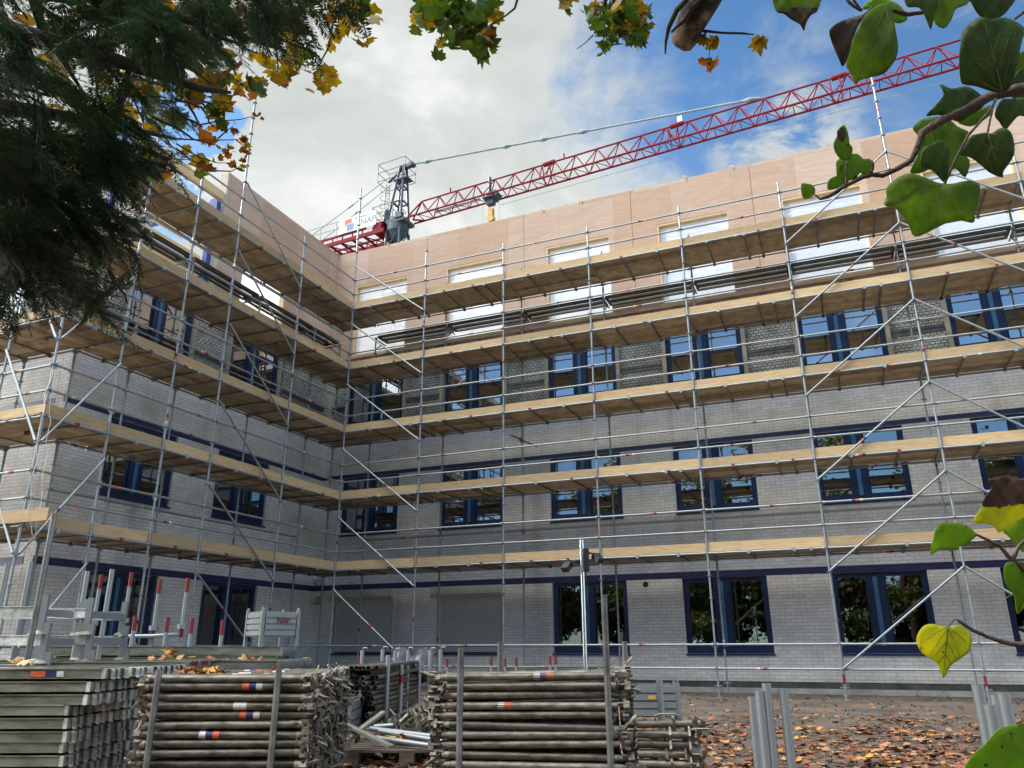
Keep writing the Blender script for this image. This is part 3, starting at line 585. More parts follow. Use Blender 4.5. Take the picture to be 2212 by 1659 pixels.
# inner steel plank walkway on brackets
def walkway(root, T0, a0, a1, posts):
    for k in range(2):
        for i in range(len(posts)-1):
            mb = MB(); d0 = 0.04+k*0.30
            def q(a, d, z): return T0(a, d, z)
            p0, p1 = posts[i]+0.03, posts[i+1]-0.03
            tbx = lambda A0, A1, D0, D1, Z0, Z1, mi: tbox(mb, q, A0, A1, D0, D1, Z0, Z1, mi)
            tbx(p0, p1, d0, d0+0.012, 10.66, 10.745, 0); tbx(p0, p1, d0+0.27, d0+0.282, 10.66, 10.745, 0)
            tbx(p0, p1, d0+0.012, d0+0.05, 10.66, 10.67, 0); tbx(p0, p1, d0+0.232, d0+0.27, 10.66, 10.67, 0); tbx(p0, p0+0.06, d0+0.05, d0+0.232, 10.66, 10.735, 0); tbx(p1-0.06, p1, d0+0.05, d0+0.232, 10.66, 10.735, 0)
            mb.add([q(p0+0.06, d0+0.05, 10.735), q(p1-0.06, d0+0.05, 10.735), q(p1-0.06, d0+0.232, 10.735), q(p0+0.06, d0+0.232, 10.735)], [(0, 1, 2, 3)], 1)
            mb.build('steel_plank', [M['plank_steel'], M['perfo']], root)
    for p in posts:
        mb = MB(); a = Vector(T0(p, 0.0, 10.60)); b = Vector(T0(p, 0.62, 10.60)); mb.tube(a, b, 0.022, 8); c = Vector(T0(p, 0.0, 10.25)); mb.tube(c, a+(b-a)*0.7, 0.018, 6)
        mb.box((-0.035, -0.035, -0.06), (0.035, 0.035, 0.06), 0, Matrix.Translation(a)); mb.build('bracket', M['galv_dark'], root)
walkway(sr, lambda a, d, z: (a, W1+d, z), 0, 1, [BAY*i for i in range(9)])
walkway(sl, lambda a, d, z: (-W1-d, a, z), 0, 1, [ty[4], ty[3], ty[2], ty[1], 0, W1])
# short stub tube clamped on an inner standard
mb = MB(); mb.tube((BAY*2-0.35, W1-0.05, 6.85), (BAY*2+0.55, W1-0.3, 6.35), 0.02, 8); mb.box((-0.05, -0.05, -0.05), (0.05, 0.05, 0.05), 0, Matrix.Translation((BAY*2+0.0, W1-0.1, 6.66))); mb.build('tie_tube', M['galv_dark'], sr)
mb = MB(); mb.box((-0.02, -0.012, 0), (0.02, 0.012, 2.1)); mb.build('loose_batten', M['galv'], sl, (-W1-0.1, -1.2, 7.3))
# white cable hanging at the outer corner
for pts in ([(0.02, -9.34, 6.0), (0.22, -9.5, 5.2), (0.25, -9.45, 4.0), (0.20, -9.4, 3.3), (0.32, -9.3, 2.9)], [(0.03, -9.30, 5.95), (0.1, -9.25, 5.0), (0.16, -9.2, 4.2), (0.2, -9.2, 3.3), (0.22, -9.2, 2.6)]):
    pp = []
    for i in range(len(pts)-1):
        for t in range(6):
            a, b = Vector(pts[i]), Vector(pts[i+1]); pp.append(a.lerp(b, t/6)+Vector((0.02*math.sin(i*2+t), 0.02*math.cos(i+t*0.8), 0)))
    pp.append(Vector(pts[-1])); mb = MB(); mb.path(pp, 0.006, 5)
    tag(mb.build('cable', M['cable']), 'thin white cable bowing furthest %s beside the corner scaffold standard' % ('right and outward' if pts[0][1] < -9.32 else 'left and close'), 'cable', 'white cables on the corner scaffold')
# ------------------------------------------------------------------ tower crane
HJ = 26.1; cdir = Vector((math.cos(R(-4.4)), math.sin(R(-4.4)), 0)); cprp = Vector((-cdir.y, cdir.x, 0)); CB = Vector((-9.95, 18.2, 0))
crane = thing('tower_crane', 'red and blue grey tower crane reaching across the sky behind the building', 'crane', CB, R(-4.4))
def lattice(mb, p, q, w0, n, rc, rd, mi=0):      # square mast between two heights
    for sx in (-1, 1):
        for sy in (-1, 1): mb.tube((sx*w0, sy*w0, p), (sx*w0, sy*w0, q), rc, 6, mi)
    for i in range(n):
        z0 = p+(q-p)*i/n; z1 = p+(q-p)*(i+1)/n
        for k, ((ax, ay), (bx, by)) in enumerate((((-1, -1), (1, -1)), ((1, -1), (1, 1)), ((1, 1), (-1, 1)), ((-1, 1), (-1, -1)))):
            mb.tube((ax*w0, ay*w0, z0 if i % 2 else z1), (bx*w0, by*w0, z1 if i % 2 else z0), rd, 5, mi); mb.tube((ax*w0, ay*w0, z1), (bx*w0, by*w0, z1), rd, 5, mi)
mb = MB(); lattice(mb, 0, HJ-0.45, 0.50, 20, 0.085, 0.035); mb.build('mast', M['crane_grey'], crane)
mb = MB(); mb.tube((0, 0, HJ-0.85), (0, 0, HJ-0.45), 0.35, 18, r2=0.66); mb.tube((0, 0, HJ-0.45), (0, 0, HJ+0.05), 0.70, 24); mb.box((-1.4, -0.6, HJ+0.25), (0.3, 0.6, HJ+0.34)); mb.box((-0.5, -0.6, HJ+0.05), (0.85, 0.6, HJ+0.25))
mb.box((0.25, -0.7, HJ+0.25), (0.7, -0.4, HJ+0.65)); mb.build('slewing_platform', M['crane_grey'], crane)
mb = MB(); HT = HJ+4.55
for sx in (-1, 1):
    for sy in (-1, 1): mb.tube((sx*0.5, sy*0.45, HJ+0.25), (0.22+sx*0.13, sy*0.16, HT-0.2), 0.085, 6)
for f_ in (0.35, 0.62):
    z = HJ+0.25+(HT-HJ-0.45)*f_; s1 = 0.5*(1-f_)+0.13*f_; c1_ = 0.22*f_
    for a, b in (((-1, -1), (1, -1)), ((1, -1), (1, 1)), ((1, 1), (-1, 1)), ((-1, 1), (-1, -1))): mb.tube((c1_+a[0]*s1, a[1]*s1*0.9, z), (c1_+b[0]*s1, b[1]*s1*0.9, z), 0.06, 6)
mb.box((-0.3, -0.35, HT-1.25), (0.75, 0.35, HT-1.17)); mb.box((0.0, -0.14, HT-0.35), (0.95, 0.14, HT-0.1)); mb.tube((0.9, -0.2, HT-0.2), (0.9, 0.2, HT-0.2), 0.16, 10); mb.tube((-0.9, 0, HT-1.0), (0.3, 0, HT-0.25), 0.09, 6)
mb.build('tower_head', M['crane_grey'], crane)
mb = MB()      # cages, ladder and small rails at the head
def cage(x0, x1, y0, y1, z0, z1, n=3, r=0.022):
    for (a, b) in ((x0, y0), (x1, y0), (x1, y1), (x0, y1)): mb.tube((a, b, z0), (a, b, z1), r, 5)
    for k in range(n+1):
        z = z0+(z1-z0)*k/n
        for p, q in (((x0, y0), (x1, y0)), ((x1, y0), (x1, y1)), ((x1, y1), (x0, y1)), ((x0, y1), (x0, y0))): mb.tube((*p, z), (*q, z), r, 5)
cage(-1.35, 0.75, -0.6, 0.6, HT-1.2, HT+0.1, 2); cage(-1.5, 0.1, -0.75, 0.75, HJ+0.37, HJ+1.4, 2)
for sy in (-0.2, 0.2): mb.tube((-1.0, sy, HJ+0.4), (-0.95, sy, HT-1.2), 0.025, 5)
for k in range(14): mb.tube((-1.0, -0.2, HJ+0.4+k*0.22), (-1.0, 0.2, HJ+0.4+k*0.22), 0.016, 5)
for k in range(4):
    z = HJ+1.2+k*0.6; pts = [(-1.0-0.45*math.sin(t), 0.38*math.cos(t)*1.0, z) for t in [math.pi*i/8 for i in range(9)]]
    for a, b in zip(pts, pts[1:]): mb.tube(a, b, 0.016, 4)
mb.build('ladder_cage', M['crane_grey'], crane)
mb = MB(); mb.tube((-0.6, -0.5, HJ+0.36), (-0.6, -0.5, HJ+0.75), 0.17, 10); mb.tube((-0.6, -0.5, HJ+0.75), (-0.6, -0.5, HJ+1.15), 0.11, 10); mb.build('slewing_motor', M['crane_grey'], crane)
mb = MB(); HB = HJ+0.21; x_, nP, pl, hh = 0.95, 24, 1.30, 1.36     # jib
X0 = 1.75
mb.tube((X0, 0, HJ+hh), (X0+nP*pl, 0, HJ+hh), 0.052, 8)
for sy in (-0.42, 0.42): mb.tube((0.95, sy, HB), (X0+nP*pl, sy, HB), 0.06, 8); mb.tube((0.95, sy*0.6, HB+0.2), (X0, 0, HJ+hh), 0.05, 6); mb.tube((0.95, sy*0.6, HB+0.2), (X0, sy, HB), 0.06, 6)
for i in range(nP):
    a = X0+i*pl
    for sy in (-0.42, 0.42): mb.tube((a, 0, HJ+hh), (a+pl/2, sy, HB), 0.034, 5); mb.tube((a+pl/2, sy, HB), (a+pl, 0, HJ+hh), 0.034, 5)
    mb.tube((a, -0.42, HB), (a, 0.42, HB), 0.026, 5); mb.tube((a, -0.42, HB), (a+pl/2, 0.42, HB), 0.022, 5); mb.tube((a+pl/2, 0.42, HB), (a+pl, -0.42, HB), 0.022, 5)
for k in (8.4, 15.9, 24, 29.8):
    mb.tube((X0+k, 0, HJ+hh-0.02), (X0+k+0.7, 0, HJ+hh+0.02), 0.13, 8)
    for d_ in (-0.1, 0.35):
        for sy in (-0.42, 0.42): mb.tube((X0+k+d_, 0, HJ+hh), (X0+k+d_, sy, HB), 0.035, 5)
for k in (2.1, 9.7): mb.tube((X0+k, 0, HJ+hh), (X0+k-0.02, 0, HJ+hh+0.35), 0.05, 6)
mb.build('jib', M['crane_red'], crane)
mb = MB(); tp = Vector((0.95, 0, HT-0.2)); te = Vector((X0+20.6, 0, HJ+hh+0.12)); mb.tube(tp, te, 0.062, 8)
for f_ in (0.05, 0.315, 0.43, 0.545, 0.975): c_ = tp.lerp(te, f_); dd = (te-tp).normalized(); mb.tube(c_-dd*0.35, c_, 0.07, 8, r2=0.14); mb.tube(c_, c_+dd*0.35, 0.14, 8, r2=0.07)
mb.build('tie_bar', M['tie'], crane)
for sy in (-0.5, 0.5):
    mb = MB(); mb.tube((-0.9, sy*0.6, HT-1.0), (-8.5, sy, HJ+0.1), 0.028, 6); mb.tube((-3.4, sy*0.73, HT-1.0-(HT-1.1-HJ)*0.33), (-3.8, sy*0.75, HT-1.0-(HT-1.1-HJ)*0.38), 0.06, 6); mb.build('stay_cable', M['tie'], crane)
mb = MB()
for sy in (-0.75, 0.75):
    mb.box((-9.5, sy-0.06, HJ-0.55), (-0.5, sy+0.06, HJ-0.30)); mb.box((-9.5, sy-0.05, HJ-0.02), (-1.9, sy+0.05, HJ+0.10))
    for k in range(11): mb.box((-9.4+k*0.8, sy-0.03, HJ-0.3), (-9.34+k*0.8, sy+0.03, HJ-0.02))
for k in range(10): mb.box((-9.4+k*0.9, -0.75, HJ-0.5), (-9.28+k*0.9, 0.75, HJ-0.38)); mb.tube((-9.4+k*0.9, -0.75, HJ-0.45), (-8.5+k*0.9, 0.75, HJ-0.45), 0.04, 5)
mb.box((-1.3, -0.8, HJ-0.3), (-0.72, 0.8, HJ+0.2)); mb.build('counter_jib', M['crane_red'], crane)
mb = MB()
for sy in (-0.8, 0.8):
    for z in (HJ+0.6, HJ+1.1): mb.tube((-9.5, sy, z), (-1.4, sy, z), 0.022, 5)
    for k in range(7): mb.tube((-9.5+k*1.3, sy, HJ+0.1), (-9.5+k*1.3, sy, HJ+1.1), 0.022, 5)
mb.build('hand_rail', M['tie'], crane)
# sign board on the camera side of the counter jib
sx0, sx1, sz0, sz1 = -3.95, -1.05, HJ+0.02, HJ+1.04
mb = MB(); mb.box((sx0, -0.93, sz0), (sx1, -0.88, sz1)); sg = mb.build('sign_board', M['white'], crane)
def rrect(mb, cx, cz, w, h, r, y, t, mi=0):
    pts = []
    for (ox, oz, a0) in ((w-r, h-r, 0), (-w+r, h-r, 90), (-w+r, -h+r, 180), (w-r, -h+r, 270)):
        for k in range(5): a = R(a0+k*22.5); pts.append((cx+ox+r*math.cos(a), cz+oz+r*math.sin(a)))
    n = len(pts); mb.add([(x, y, z) for x, z in pts]+[(x, y+t, z) for x, z in pts], [tuple(range(n)), tuple(reversed(range(n, 2*n)))]+[(i, (i+1) % n, n+(i+1) % n, n+i) for i in range(n)], mi)
mb = MB(); rrect(mb, sx0+0.72, sz0+0.70, 0.27, 0.25, 0.07, -0.938, 0.008); mb.build('logo_square', M['lred'], sg)
mb = MB(); rrect(mb, sx0+0.90, sz0+0.32, 0.31, 0.27, 0.09, -0.943, 0.013); mb.build('logo_outline', M['white'], sg)
mb = MB(); rrect(mb, sx0+0.90, sz0+0.32, 0.28, 0.24, 0.07, -0.948, 0.018); mb.build('logo_square', M['lblue'], sg)
def text(s, size, m, parent, loc, rot, name='lettering', ext=0.004, sp=1.0, offs=0.0, sx=1.0):
    cu = bpy.data.curves.new(name, 'FONT'); cu.body = s; cu.size = size; cu.extrude = ext; cu.space_character = sp; cu.align_x = 'LEFT'; cu.offset = offs
    to = bpy.data.objects.new(name, cu); C.objects.link(to); bpy.context.view_layer.update()
    me = bpy.data.meshes.new_from_object(to.evaluated_get(bpy.context.evaluated_depsgraph_get())); bpy.data.objects.remove(to)
    me.materials.clear(); me.materials.append(m); o = inst(name, me, parent, loc, 0, rot); o.scale = (sx, 1, 1); return o
RX = (R(90), 0, 0)
text('NAP', 0.60, M['lgrey'], sg, (sx0+1.68, -0.938, sz0+0.27), RX, offs=0.012, sx=1.05)
text('K', 0.60, M['lpale'], sg, (sx0+1.28, -0.938, sz0+0.27), RX, offs=0.012)
text('BOUWBEDRIJF', 0.17, M['lgrey'], sg, (sx0+1.22, -0.938, sz0+0.80), RX, sp=1.25, offs=0.003)
mb = MB(); tx0 = 6.7
mb.box((tx0-0.4, -0.42, HJ+0.04), (tx0+0.3, 0.42, HJ+0.10)); mb.tube((tx0-0.2, 0, HJ+0.08), (tx0-0.2, 0, HJ+0.5), 0.16, 10); mb.tube((tx0-0.1, 0.0, HJ+0.5), (tx0-0.1, 0.0, HJ+1.6), 0.10, 10); mb.tube((tx0+0.35, -0.3, HJ+0.25), (tx0+0.35, 0.3, HJ+0.25), 0.22, 12); mb.box((tx0-0.25, -0.2, HJ-0.3), (tx0+0.2, 0.2, HJ-0.02))
mb.build('trolley', M['crane_grey'], crane)
mb = MB(); mb.box((tx0-0.15, -0.12, HJ-1.15), (tx0+0.15, 0.12, HJ-0.6)); mb.tube((tx0, -0.14, HJ-1.25), (tx0, 0.14, HJ-1.25), 0.22, 10); mb.tube((tx0, 0, HJ-1.4), (tx0, 0, HJ-1.75), 0.10, 8, r2=0.03); mb.build('hook_block', M['hook'], crane)
for sx in (-0.55, -0.1, 0.18, 0.55):
    mb = MB(); mb.tube((tx0+sx, 0, HJ-3.2), (tx0+sx, 0, HJ-0.3), 0.012, 4); mb.build('hoist_rope', M['tie'], crane)
mb = MB(); mb.tube((X0+5.5, 0.2, HJ-0.35), (X0+31, 0.2, HJ-0.5), 0.014, 4); mb.build('hoist_rope', M['tie'], crane)
mb = MB(); mb.box((X0+1.0, -0.15, HJ+0.30), (X0+4.2, 0.15, HJ+0.33)); mb.build('jib_walkway', M['white'], crane)
for k in (16.4, 26.4):
    mb = MB(); mb.box((X0+k-0.1, -0.02, HJ+hh+0.1), (X0+k+0.16, 0.0, HJ+hh+0.5)); mb.tube((X0+k, 0.02, HJ+hh), (X0+k, 0.02, HJ+hh+0.2), 0.02, 5); mb.build('number_plate', M['white'], crane)
# ------------------------------------------------------------------ yard: stacks
def frame_at(u, v, Y, rz=0.0): return FW(u, v, Y), BASE+rz
def rack(name, label, loc, rz, wdt, dep, posts, group=None, r=0.021, base=0.12, mt='galv_dark', cat='rack'):
    t = thing(name, label, cat, (loc[0], loc[1], 0), rz, group)
    for (x, y, h) in posts: mb = MB(); mb.tube((x, y, 0.01), (x, y, h), r, 12, hollow=True); mb.build('post', M[mt], t)
    mb = MB()
    for y in (0, dep): mb.box((-0.05, y-0.03, base), (wdt+0.05, y+0.03, base+0.06))
    for x in (0, wdt): mb.box((x-0.03, 0.03, base), (x+0.03, dep-0.03, base+0.06))
    for x in (0, wdt):
        for y in (0, dep): mb.box((x-0.06, y-0.06, 0.004), (x+0.06, y+0.06, base))
    mb.build('base_frame', M[mt], t); return t
def z_at(u, v, Y): return FW(u, v, Y).z
# stack A: steel scaffold decks, ends to the right
M['hooksteel'] = mat('hook steel', (0.80, 0.80, 0.76), 0.45, 0.15, (0.42, 0.42, 0.38), 18, rnd=0.3)
def deck_meshes():
    Lh = 2.57; a = MB()
    a.box((-Lh, 0.0, 0), (-0.03, 0.006, 0.066)); a.box((-Lh, 0.30, 0), (-0.03, 0.306, 0.066)); a.box((-Lh, -0.008, 0.060), (-0.03, 0.03, 0.067)); a.box((-Lh, 0.276, 0.060), (-0.03, 0.314, 0.067)); a.box((-Lh, -0.004, 0), (-0.03, 0.022, 0.005)); a.box((-Lh, 0.03, 0.056), (-0.03, 0.276, 0.060))
    e_ = MB(); e_.box((-0.03, 0.002, -0.002), (0.0, 0.304, 0.064))
    for y in (0.045, 0.125, 0.235):
        w_ = 0.03 if y != 0.125 else 0.018
        pts = [(0.0, 0.062), (0.022, 0.064), (0.030, 0.05), (0.030, 0.008), (0.038, -0.004), (0.050, -0.004)]
        for (x0, z0), (x1, z1) in zip(pts, pts[1:]): e_.add([(x0, y-w_, z0), (x0, y+w_, z0), (x1, y+w_, z1), (x1, y-w_, z1)], [(0, 1, 2, 3), (3, 2, 1, 0)] if False else [(0, 1, 2, 3)])
        e_.box((0.002, y+w_, 0.012), (0.028, y+w_+0.003, 0.058))
    return a.mesh('steel_deck', M['deck_steel']), e_.mesh('deck_hook', M['hooksteel'])
dm, dh = deck_meshes()
sm_ = MB(); sm_.box((-0.62, -0.0045, 0.012), (-0.52, 0.0, 0.05), 0); sm_.box((-0.52, -0.0045, 0.012), (-0.44, 0.0, 0.05), 1); sm_.box((-0.44, -0.0045, 0.012), (-0.39, 0.0, 0.05), 2); stk = sm_.mesh('sticker', [M['orange'], M['blueband'], M['whiteband']])
oA, rA = frame_at(158, 1500, 5.72); zt = z_at(158, 1440, 5.75)
POS = ['front row', 'second row back', 'third row back', 'rear row']
for r_ in range(13):
    for c_ in range(4):
        z = zt-0.078*(r_+1)-0.006*(r_ % 3); 
        if z < 0.01: continue
        sh = (0.22-0.10*r_ if r_ < 2 else 0)+random.uniform(-0.02, 0.02)+(0.10 if r_ == 2 else 0)
        lx = Vector((sh, c_*0.325+random.uniform(-0.005, 0.005), z)); q_ = Matrix.Rotation(rA, 4, 'Z')@lx
        o = inst('steel_deck', dm, None, (oA.x+q_.x, oA.y+q_.y, z), 0, (0, 0, rA+random.uniform(-0.006, 0.006)))
        tag(o, 'left edge stack steel deck, %s layer down, %s' % (ORD[r_], POS[c_]), 'scaffold deck', 'steel decks in the left foreground stack')
        inst('end_hook', dh, o)
        if c_ == 0 and r_ in (0, 5): inst('sticker', stk, o, (0.1 if r_ == 0 else -0.25, 0, 0))
# ledger tubes with wedge heads
def ledger_mesh(L_, n=10, r=0.024):
    a = MB(); a.tube((0, 0, 0), (L_, 0, 0), r, n)
    h = MB(); h.tube((0, 0, 0), (0.035, 0, 0), 0.027, 8); h.box((0.03, -0.020, -0.032), (0.075, 0.020, -0.008)); h.box((0.03, -0.020, 0.008), (0.075, 0.020, 0.032)); h.box((0.03, -0.020, -0.008), (0.045, 0.020, 0.008))
    h.box((0.065, -0.020, -0.03), (0.078, -0.008, 0.03)); h.box((0.065, 0.008, -0.03), (0.078, 0.020, 0.03))
    wd = MB(); wd.box((-0.0025, -0.008, -0.10), (0.0025, 0.008, 0.025)); wd.box((-0.005, -0.015, 0.026), (0.005, 0.015, 0.033))
    return a.mesh('ledger_tube', M['tube_old']), h.mesh('wedge_head', M['head_old']), wd.mesh('wedge', M['wedge'])
M['wedge'] = mat('wedge steel', (0.42, 0.39, 0.33), 0.55, 0.3, (0.16, 0.13, 0.10), 25, rnd=0.4)
t1, h1, w1 = ledger_mesh(1.0)
bs = {}
for kk, ss in (('a', (3, 2, 1)), ('b', (1, 2, 3)), ('c', (3, 3)), ('d', (3, 1))):
    m_ = MB()
    for i, mi in enumerate(ss): m_.tube((i*0.045, 0, 0), (i*0.045+0.043, 0, 0), 0.0247, 10, mi-1)
    bs[kk] = m_.mesh('sticker', [M['orange'], M['blueband'], M['whiteband']])
def stack_tubes(u0, v0, Y, ncol, top_v, zmin, L_, meshes, lab, grp, rz=0.0, pitch=0.0575, cat='tube', jitter=0.02, tilt=0.012, name='ledger_tube', cpitch=0.062, wedge=True, rowsmax=16, shift=None):
    o0, rr = frame_at(u0, v0, Y, rz); zt_ = z_at(u0, top_v, Y); tm, hm, wm = meshes; Rm = Matrix.Rotation(rr, 4, 'Z')
    for r_ in range(rowsmax):
        for c_ in range(ncol):
            z = zt_-pitch*r_-random.uniform(0, 0.008)
            if z < zmin: continue
            sx = random.uniform(-jitter, jitter)+(shift(r_, c_) if shift else 0); q_ = Rm@Vector((sx, c_*cpitch+random.uniform(-0.008, 0.008), 0))
            tl = random.uniform(-tilt, tilt)
            o = inst(name, tm, None, (o0.x+q_.x, o0.y+q_.y, z), 0, (0, tl, rr+random.uniform(-tilt, tilt)))
            vis = (c_ == 0 or r_ == 0)
            tag(o, lab % (ORD[r_], 'in front' if c_ == 0 else ORD[c_]+' from the front'), cat, grp)
            for e_, x in ((0, L_), (1, 0.0)):
                if e_ and c_ > 1: continue
                hr = random.uniform(0, 6.28); hd = inst('wedge_head', hm, o, (x, 0, 0), 0, (hr, 0, math.pi if e_ else 0))
                if wedge: inst('wedge', wm, hd, (0.055, 0, 0), 0, (random.uniform(-0.7, 0.7), random.uniform(-1.3, 1.3), 0))
            if vis and random.random() < 0.42: inst('sticker', bs[random.choice('aabbcd')], o, (random.uniform(0.25, 0.7)*L_, 0, 0))
            yield o, r_, c_
list(stack_tubes(345, 1500, 5.50, 17, 1464, 0.08, 1.0, (t1, h1, w1), 'banded stack ledger tube, %s row down, %s', 'wedge head tubes in the second foreground stack', rz=-0.03, shift=lambda r, c: -0.05))
pA = FW(337, 1500, 5.44)
rack('storage_rack', 'dark tube rack holding the banded stack of wedge head tubes', pA, BASE-0.03, 0.80, 1.14, [(0, 0, z_at(346, 1447, 5.44)), (0.80, 0, z_at(578, 1445, 5.44)), (0, 1.14, z_at(346, 1452, 5.44)), (0.80, 1.14, z_at(578, 1452, 5.44))])
# stack C (middle): short heavy tubes with flattened ends, loosely stacked
def brace_mesh(L_):
    a = MB(); a.tube((0, 0, 0), (L_, 0, 0), 0.0245, 12)
    h = MB(); h.tube((0, 0, 0), (0.05, 0, 0), 0.0245, 8, r2=0.019); h.box((0.045, -0.030, -0.006), (0.115, 0.030, 0.006)); h.box((0.085, -0.026, -0.034), (0.125, -0.014, 0.034)); h.box((0.085, 0.014, -0.034), (0.125, 0.026, 0.034)); h.box((0.105, -0.026, 0.02), (0.125, 0.026, 0.034))
    wd = MB(); wd.box((-0.003, -0.014, -0.14), (0.003, 0.014, 0.02))
    return a.mesh('ledger_tube', M['tube_old']), h.mesh('wedge_head', M['head_old']), wd.mesh('wedge', M['head_old'])
mc = brace_mesh(1.09)
list(stack_tubes(973, 1500, 5.62, 7, 1461, 0.06, 1.09, mc, 'middle stack thick claw headed tube, %s row down, %s', 'claw head tubes in the middle foreground stack', rz=-0.13, pitch=0.060, tilt=0.022, jitter=0.03, cpitch=0.075))
pC = FW(994, 1500, 5.42)
rack('storage_rack', 'rack with four tall uneven dark posts around the middle tube stack', pC, BASE-0.10, 0.96, 0.62, [(0, 0, z_at(992, 1400, 5.42)), (0.96, -0.05, z_at(1284, 1288, 5.42)), (0.20, 0.55, z_at(1079, 1387, 6.0)), (1.10, 0.50, z_at(1356, 1386, 5.9))], r=0.0215)
# stack D (right of it): low pile of bracket frames
def bracket_frame(i, pos, rz, L_, tilt, lab):
    t = thing('bracket_frame', lab, 'scaffold bracket', pos, rz, 'bracket frames in the low pile right of the middle stack'); t.rotation_euler = (tilt, random.uniform(-0.03, 0.03), rz)
    mb = MB(); mb.tube((0, 0, 0), (L_, 0, 0), 0.024, 10, hollow=True); mb.build('tube', M['tube_old'], t)
    mb = MB(); mb.box((L_-0.13, -0.030, -0.035), (L_-0.115, 0.030, 0.04)); mb.box((L_-0.006, -0.034, -0.04), (L_+0.006, 0.034, 0.042)); mb.build('end_plate', M['head_old'], t)
    mb = MB(); mb.add([(L_+0.01, 0, 0.05), (L_+0.09, 0.02, 0.0), (L_+0.07, 0.02, -0.06), (L_+0.01, 0, -0.05)], [(0, 1, 2, 3)]); mb.box((L_+0.01, -0.02, -0.062), (L_+0.06, 0.02, -0.054)); mb.tube((L_+0.04, -0.03, 0.01), (L_+0.04, 0.04, 0.01), 0.012, 8); mb.build('claw', M['rustc'] if i % 3 == 0 else M['head_old'], t)
    if i < 2: 
        mb = MB(); mb.path([(0.12+i*0.22, 0, 0.02), (0.12+i*0.22, 0, 0.055), (0.15+i*0.22, 0, 0.065), (0.25+i*0.22, 0, 0.065), (0.28+i*0.22, 0, 0.05), (0.28+i*0.22, 0, 0.02)], 0.005, 6); mb.build('handle', M['galv'], t)
WH = ['uppermost front', 'second highest front', 'third highest front', 'lower front', 'lowest front', 'upper rear', 'middle rear', 'lower rear', 'bottom rear', 'slanted lower', 'half buried', 'jutting lower']
for i in range(12):
    row = i % 5 if i < 10 else 3+i % 2; c_ = 0 if i < 5 else 1 if i < 10 else 0.5
    pD = FW(1372, 1500, 5.45+c_*0.12); z = z_at(1372, 1563+row*21, 5.5)-0.01*(i > 4)
    bracket_frame(i, (pD.x, pD.y, max(z, 0.05)), BASE-0.10+random.uniform(-0.04, 0.04), random.choice([0.33, 0.37, 0.30]) if i % 5 else 0.36, random.uniform(-0.6, 0.9) if i else 0.3, WH[i]+' galvanised bracket frame in the low pile beside the middle stack')
# upright tubes
def upright(u, v, wpx, label, Yd=None, name='steel_tube', m='galv_dark', grp=None, extra=None):
    Y = Yd or 0.0483*FPX/wpx*1.02; P = FW(u, v, Y); mb = MB(); mb.tube((0, 0, 0.0), (0, 0, P.z), 0.0243, 16, hollow=True)
    o = mb.build(name, M[m], None, (P.x, P.y, 0.002)); tag(o, label, 'tube', grp); return o
gU = 'upright galvanised tubes in the right foreground'
for u, v, w_, lb in ((1623, 1506, 15.5, 'left hand upright galvanised tube of the four, shorter and behind'), (1640, 1493, 18.5, 'upright galvanised tube second from left in the group of four'), (1655, 1477, 18.5, 'tallest upright galvanised tube in the group of four on the leaf litter'), (1692, 1490, 18.5, 'upright galvanised tube standing apart right of the group'),
    (2111, 1480, 23, 'tallest upright tube of the group at the right edge'), (2137, 1523, 24, 'shortest bright upright tube of the group at the right edge'), (2149, 1502, 19, 'thin upright tube behind the others at the right edge'), (2167, 1498, 25, 'thick bright upright tube nearest the right edge')):
    upright(u, v, w_, lb, grp=gU, m='galv')
upright(1424, 1468, 14, 'single upright galvanised tube standing behind the low bracket pile', m='galv', grp=gU)
# bright mast with two floodlights
P = FW(1256, 1166, 10.5); mast = thing('lamp_mast', 'bright steel mast with two black floodlights behind the middle stack', 'light mast', (P.x, P.y, 0), BASE)
mb = MB(); mb.tube((0, 0, 0.02), (0, 0, P.z), 0.027, 16); mb.tube((0, 0, 0.0), (0, 0, 0.02), 0.2, 12)
for z in (-0.10, -0.20, -0.42): mb.tube((0, 0, P.z+z), (0, 0, P.z+z+0.03), 0.034, 12)
mb.build('pole', M['galv_new'], mast)
mb = MB(); mb.box((0.03, -0.05, P.z-0.42), (0.09, 0.05, P.z-0.12)); mb.tube((0.05, 0.0, P.z-0.65), (0.04, 0, P.z-0.4), 0.010, 6); mb.build('control_box', M['black'], mast)
for sx, tz in ((-1, -0.37), (1, -0.26)):
    mb = MB(); Mx = Matrix.Translation((sx*0.21, -0.03, P.z+tz))@Matrix.Rotation(sx*R(35), 4, 'Z')@Matrix.Rotation(R(-50), 4, 'X')@Matrix.Diagonal((0.5, 0.5, 0.6, 1))
    mb.box((-0.10, -0.09, -0.10), (0.10, 0.06, 0.10), 0, Mx); mb.box((-0.12, -0.10, 0.10), (0.12, 0.07, 0.12), 0, Mx); mb.tube((sx*0.04, 0, P.z+tz+0.1), (sx*0.19, -0.03, P.z+tz+0.06), 0.014, 6); mb.build('floodlight', M['black'], mast)
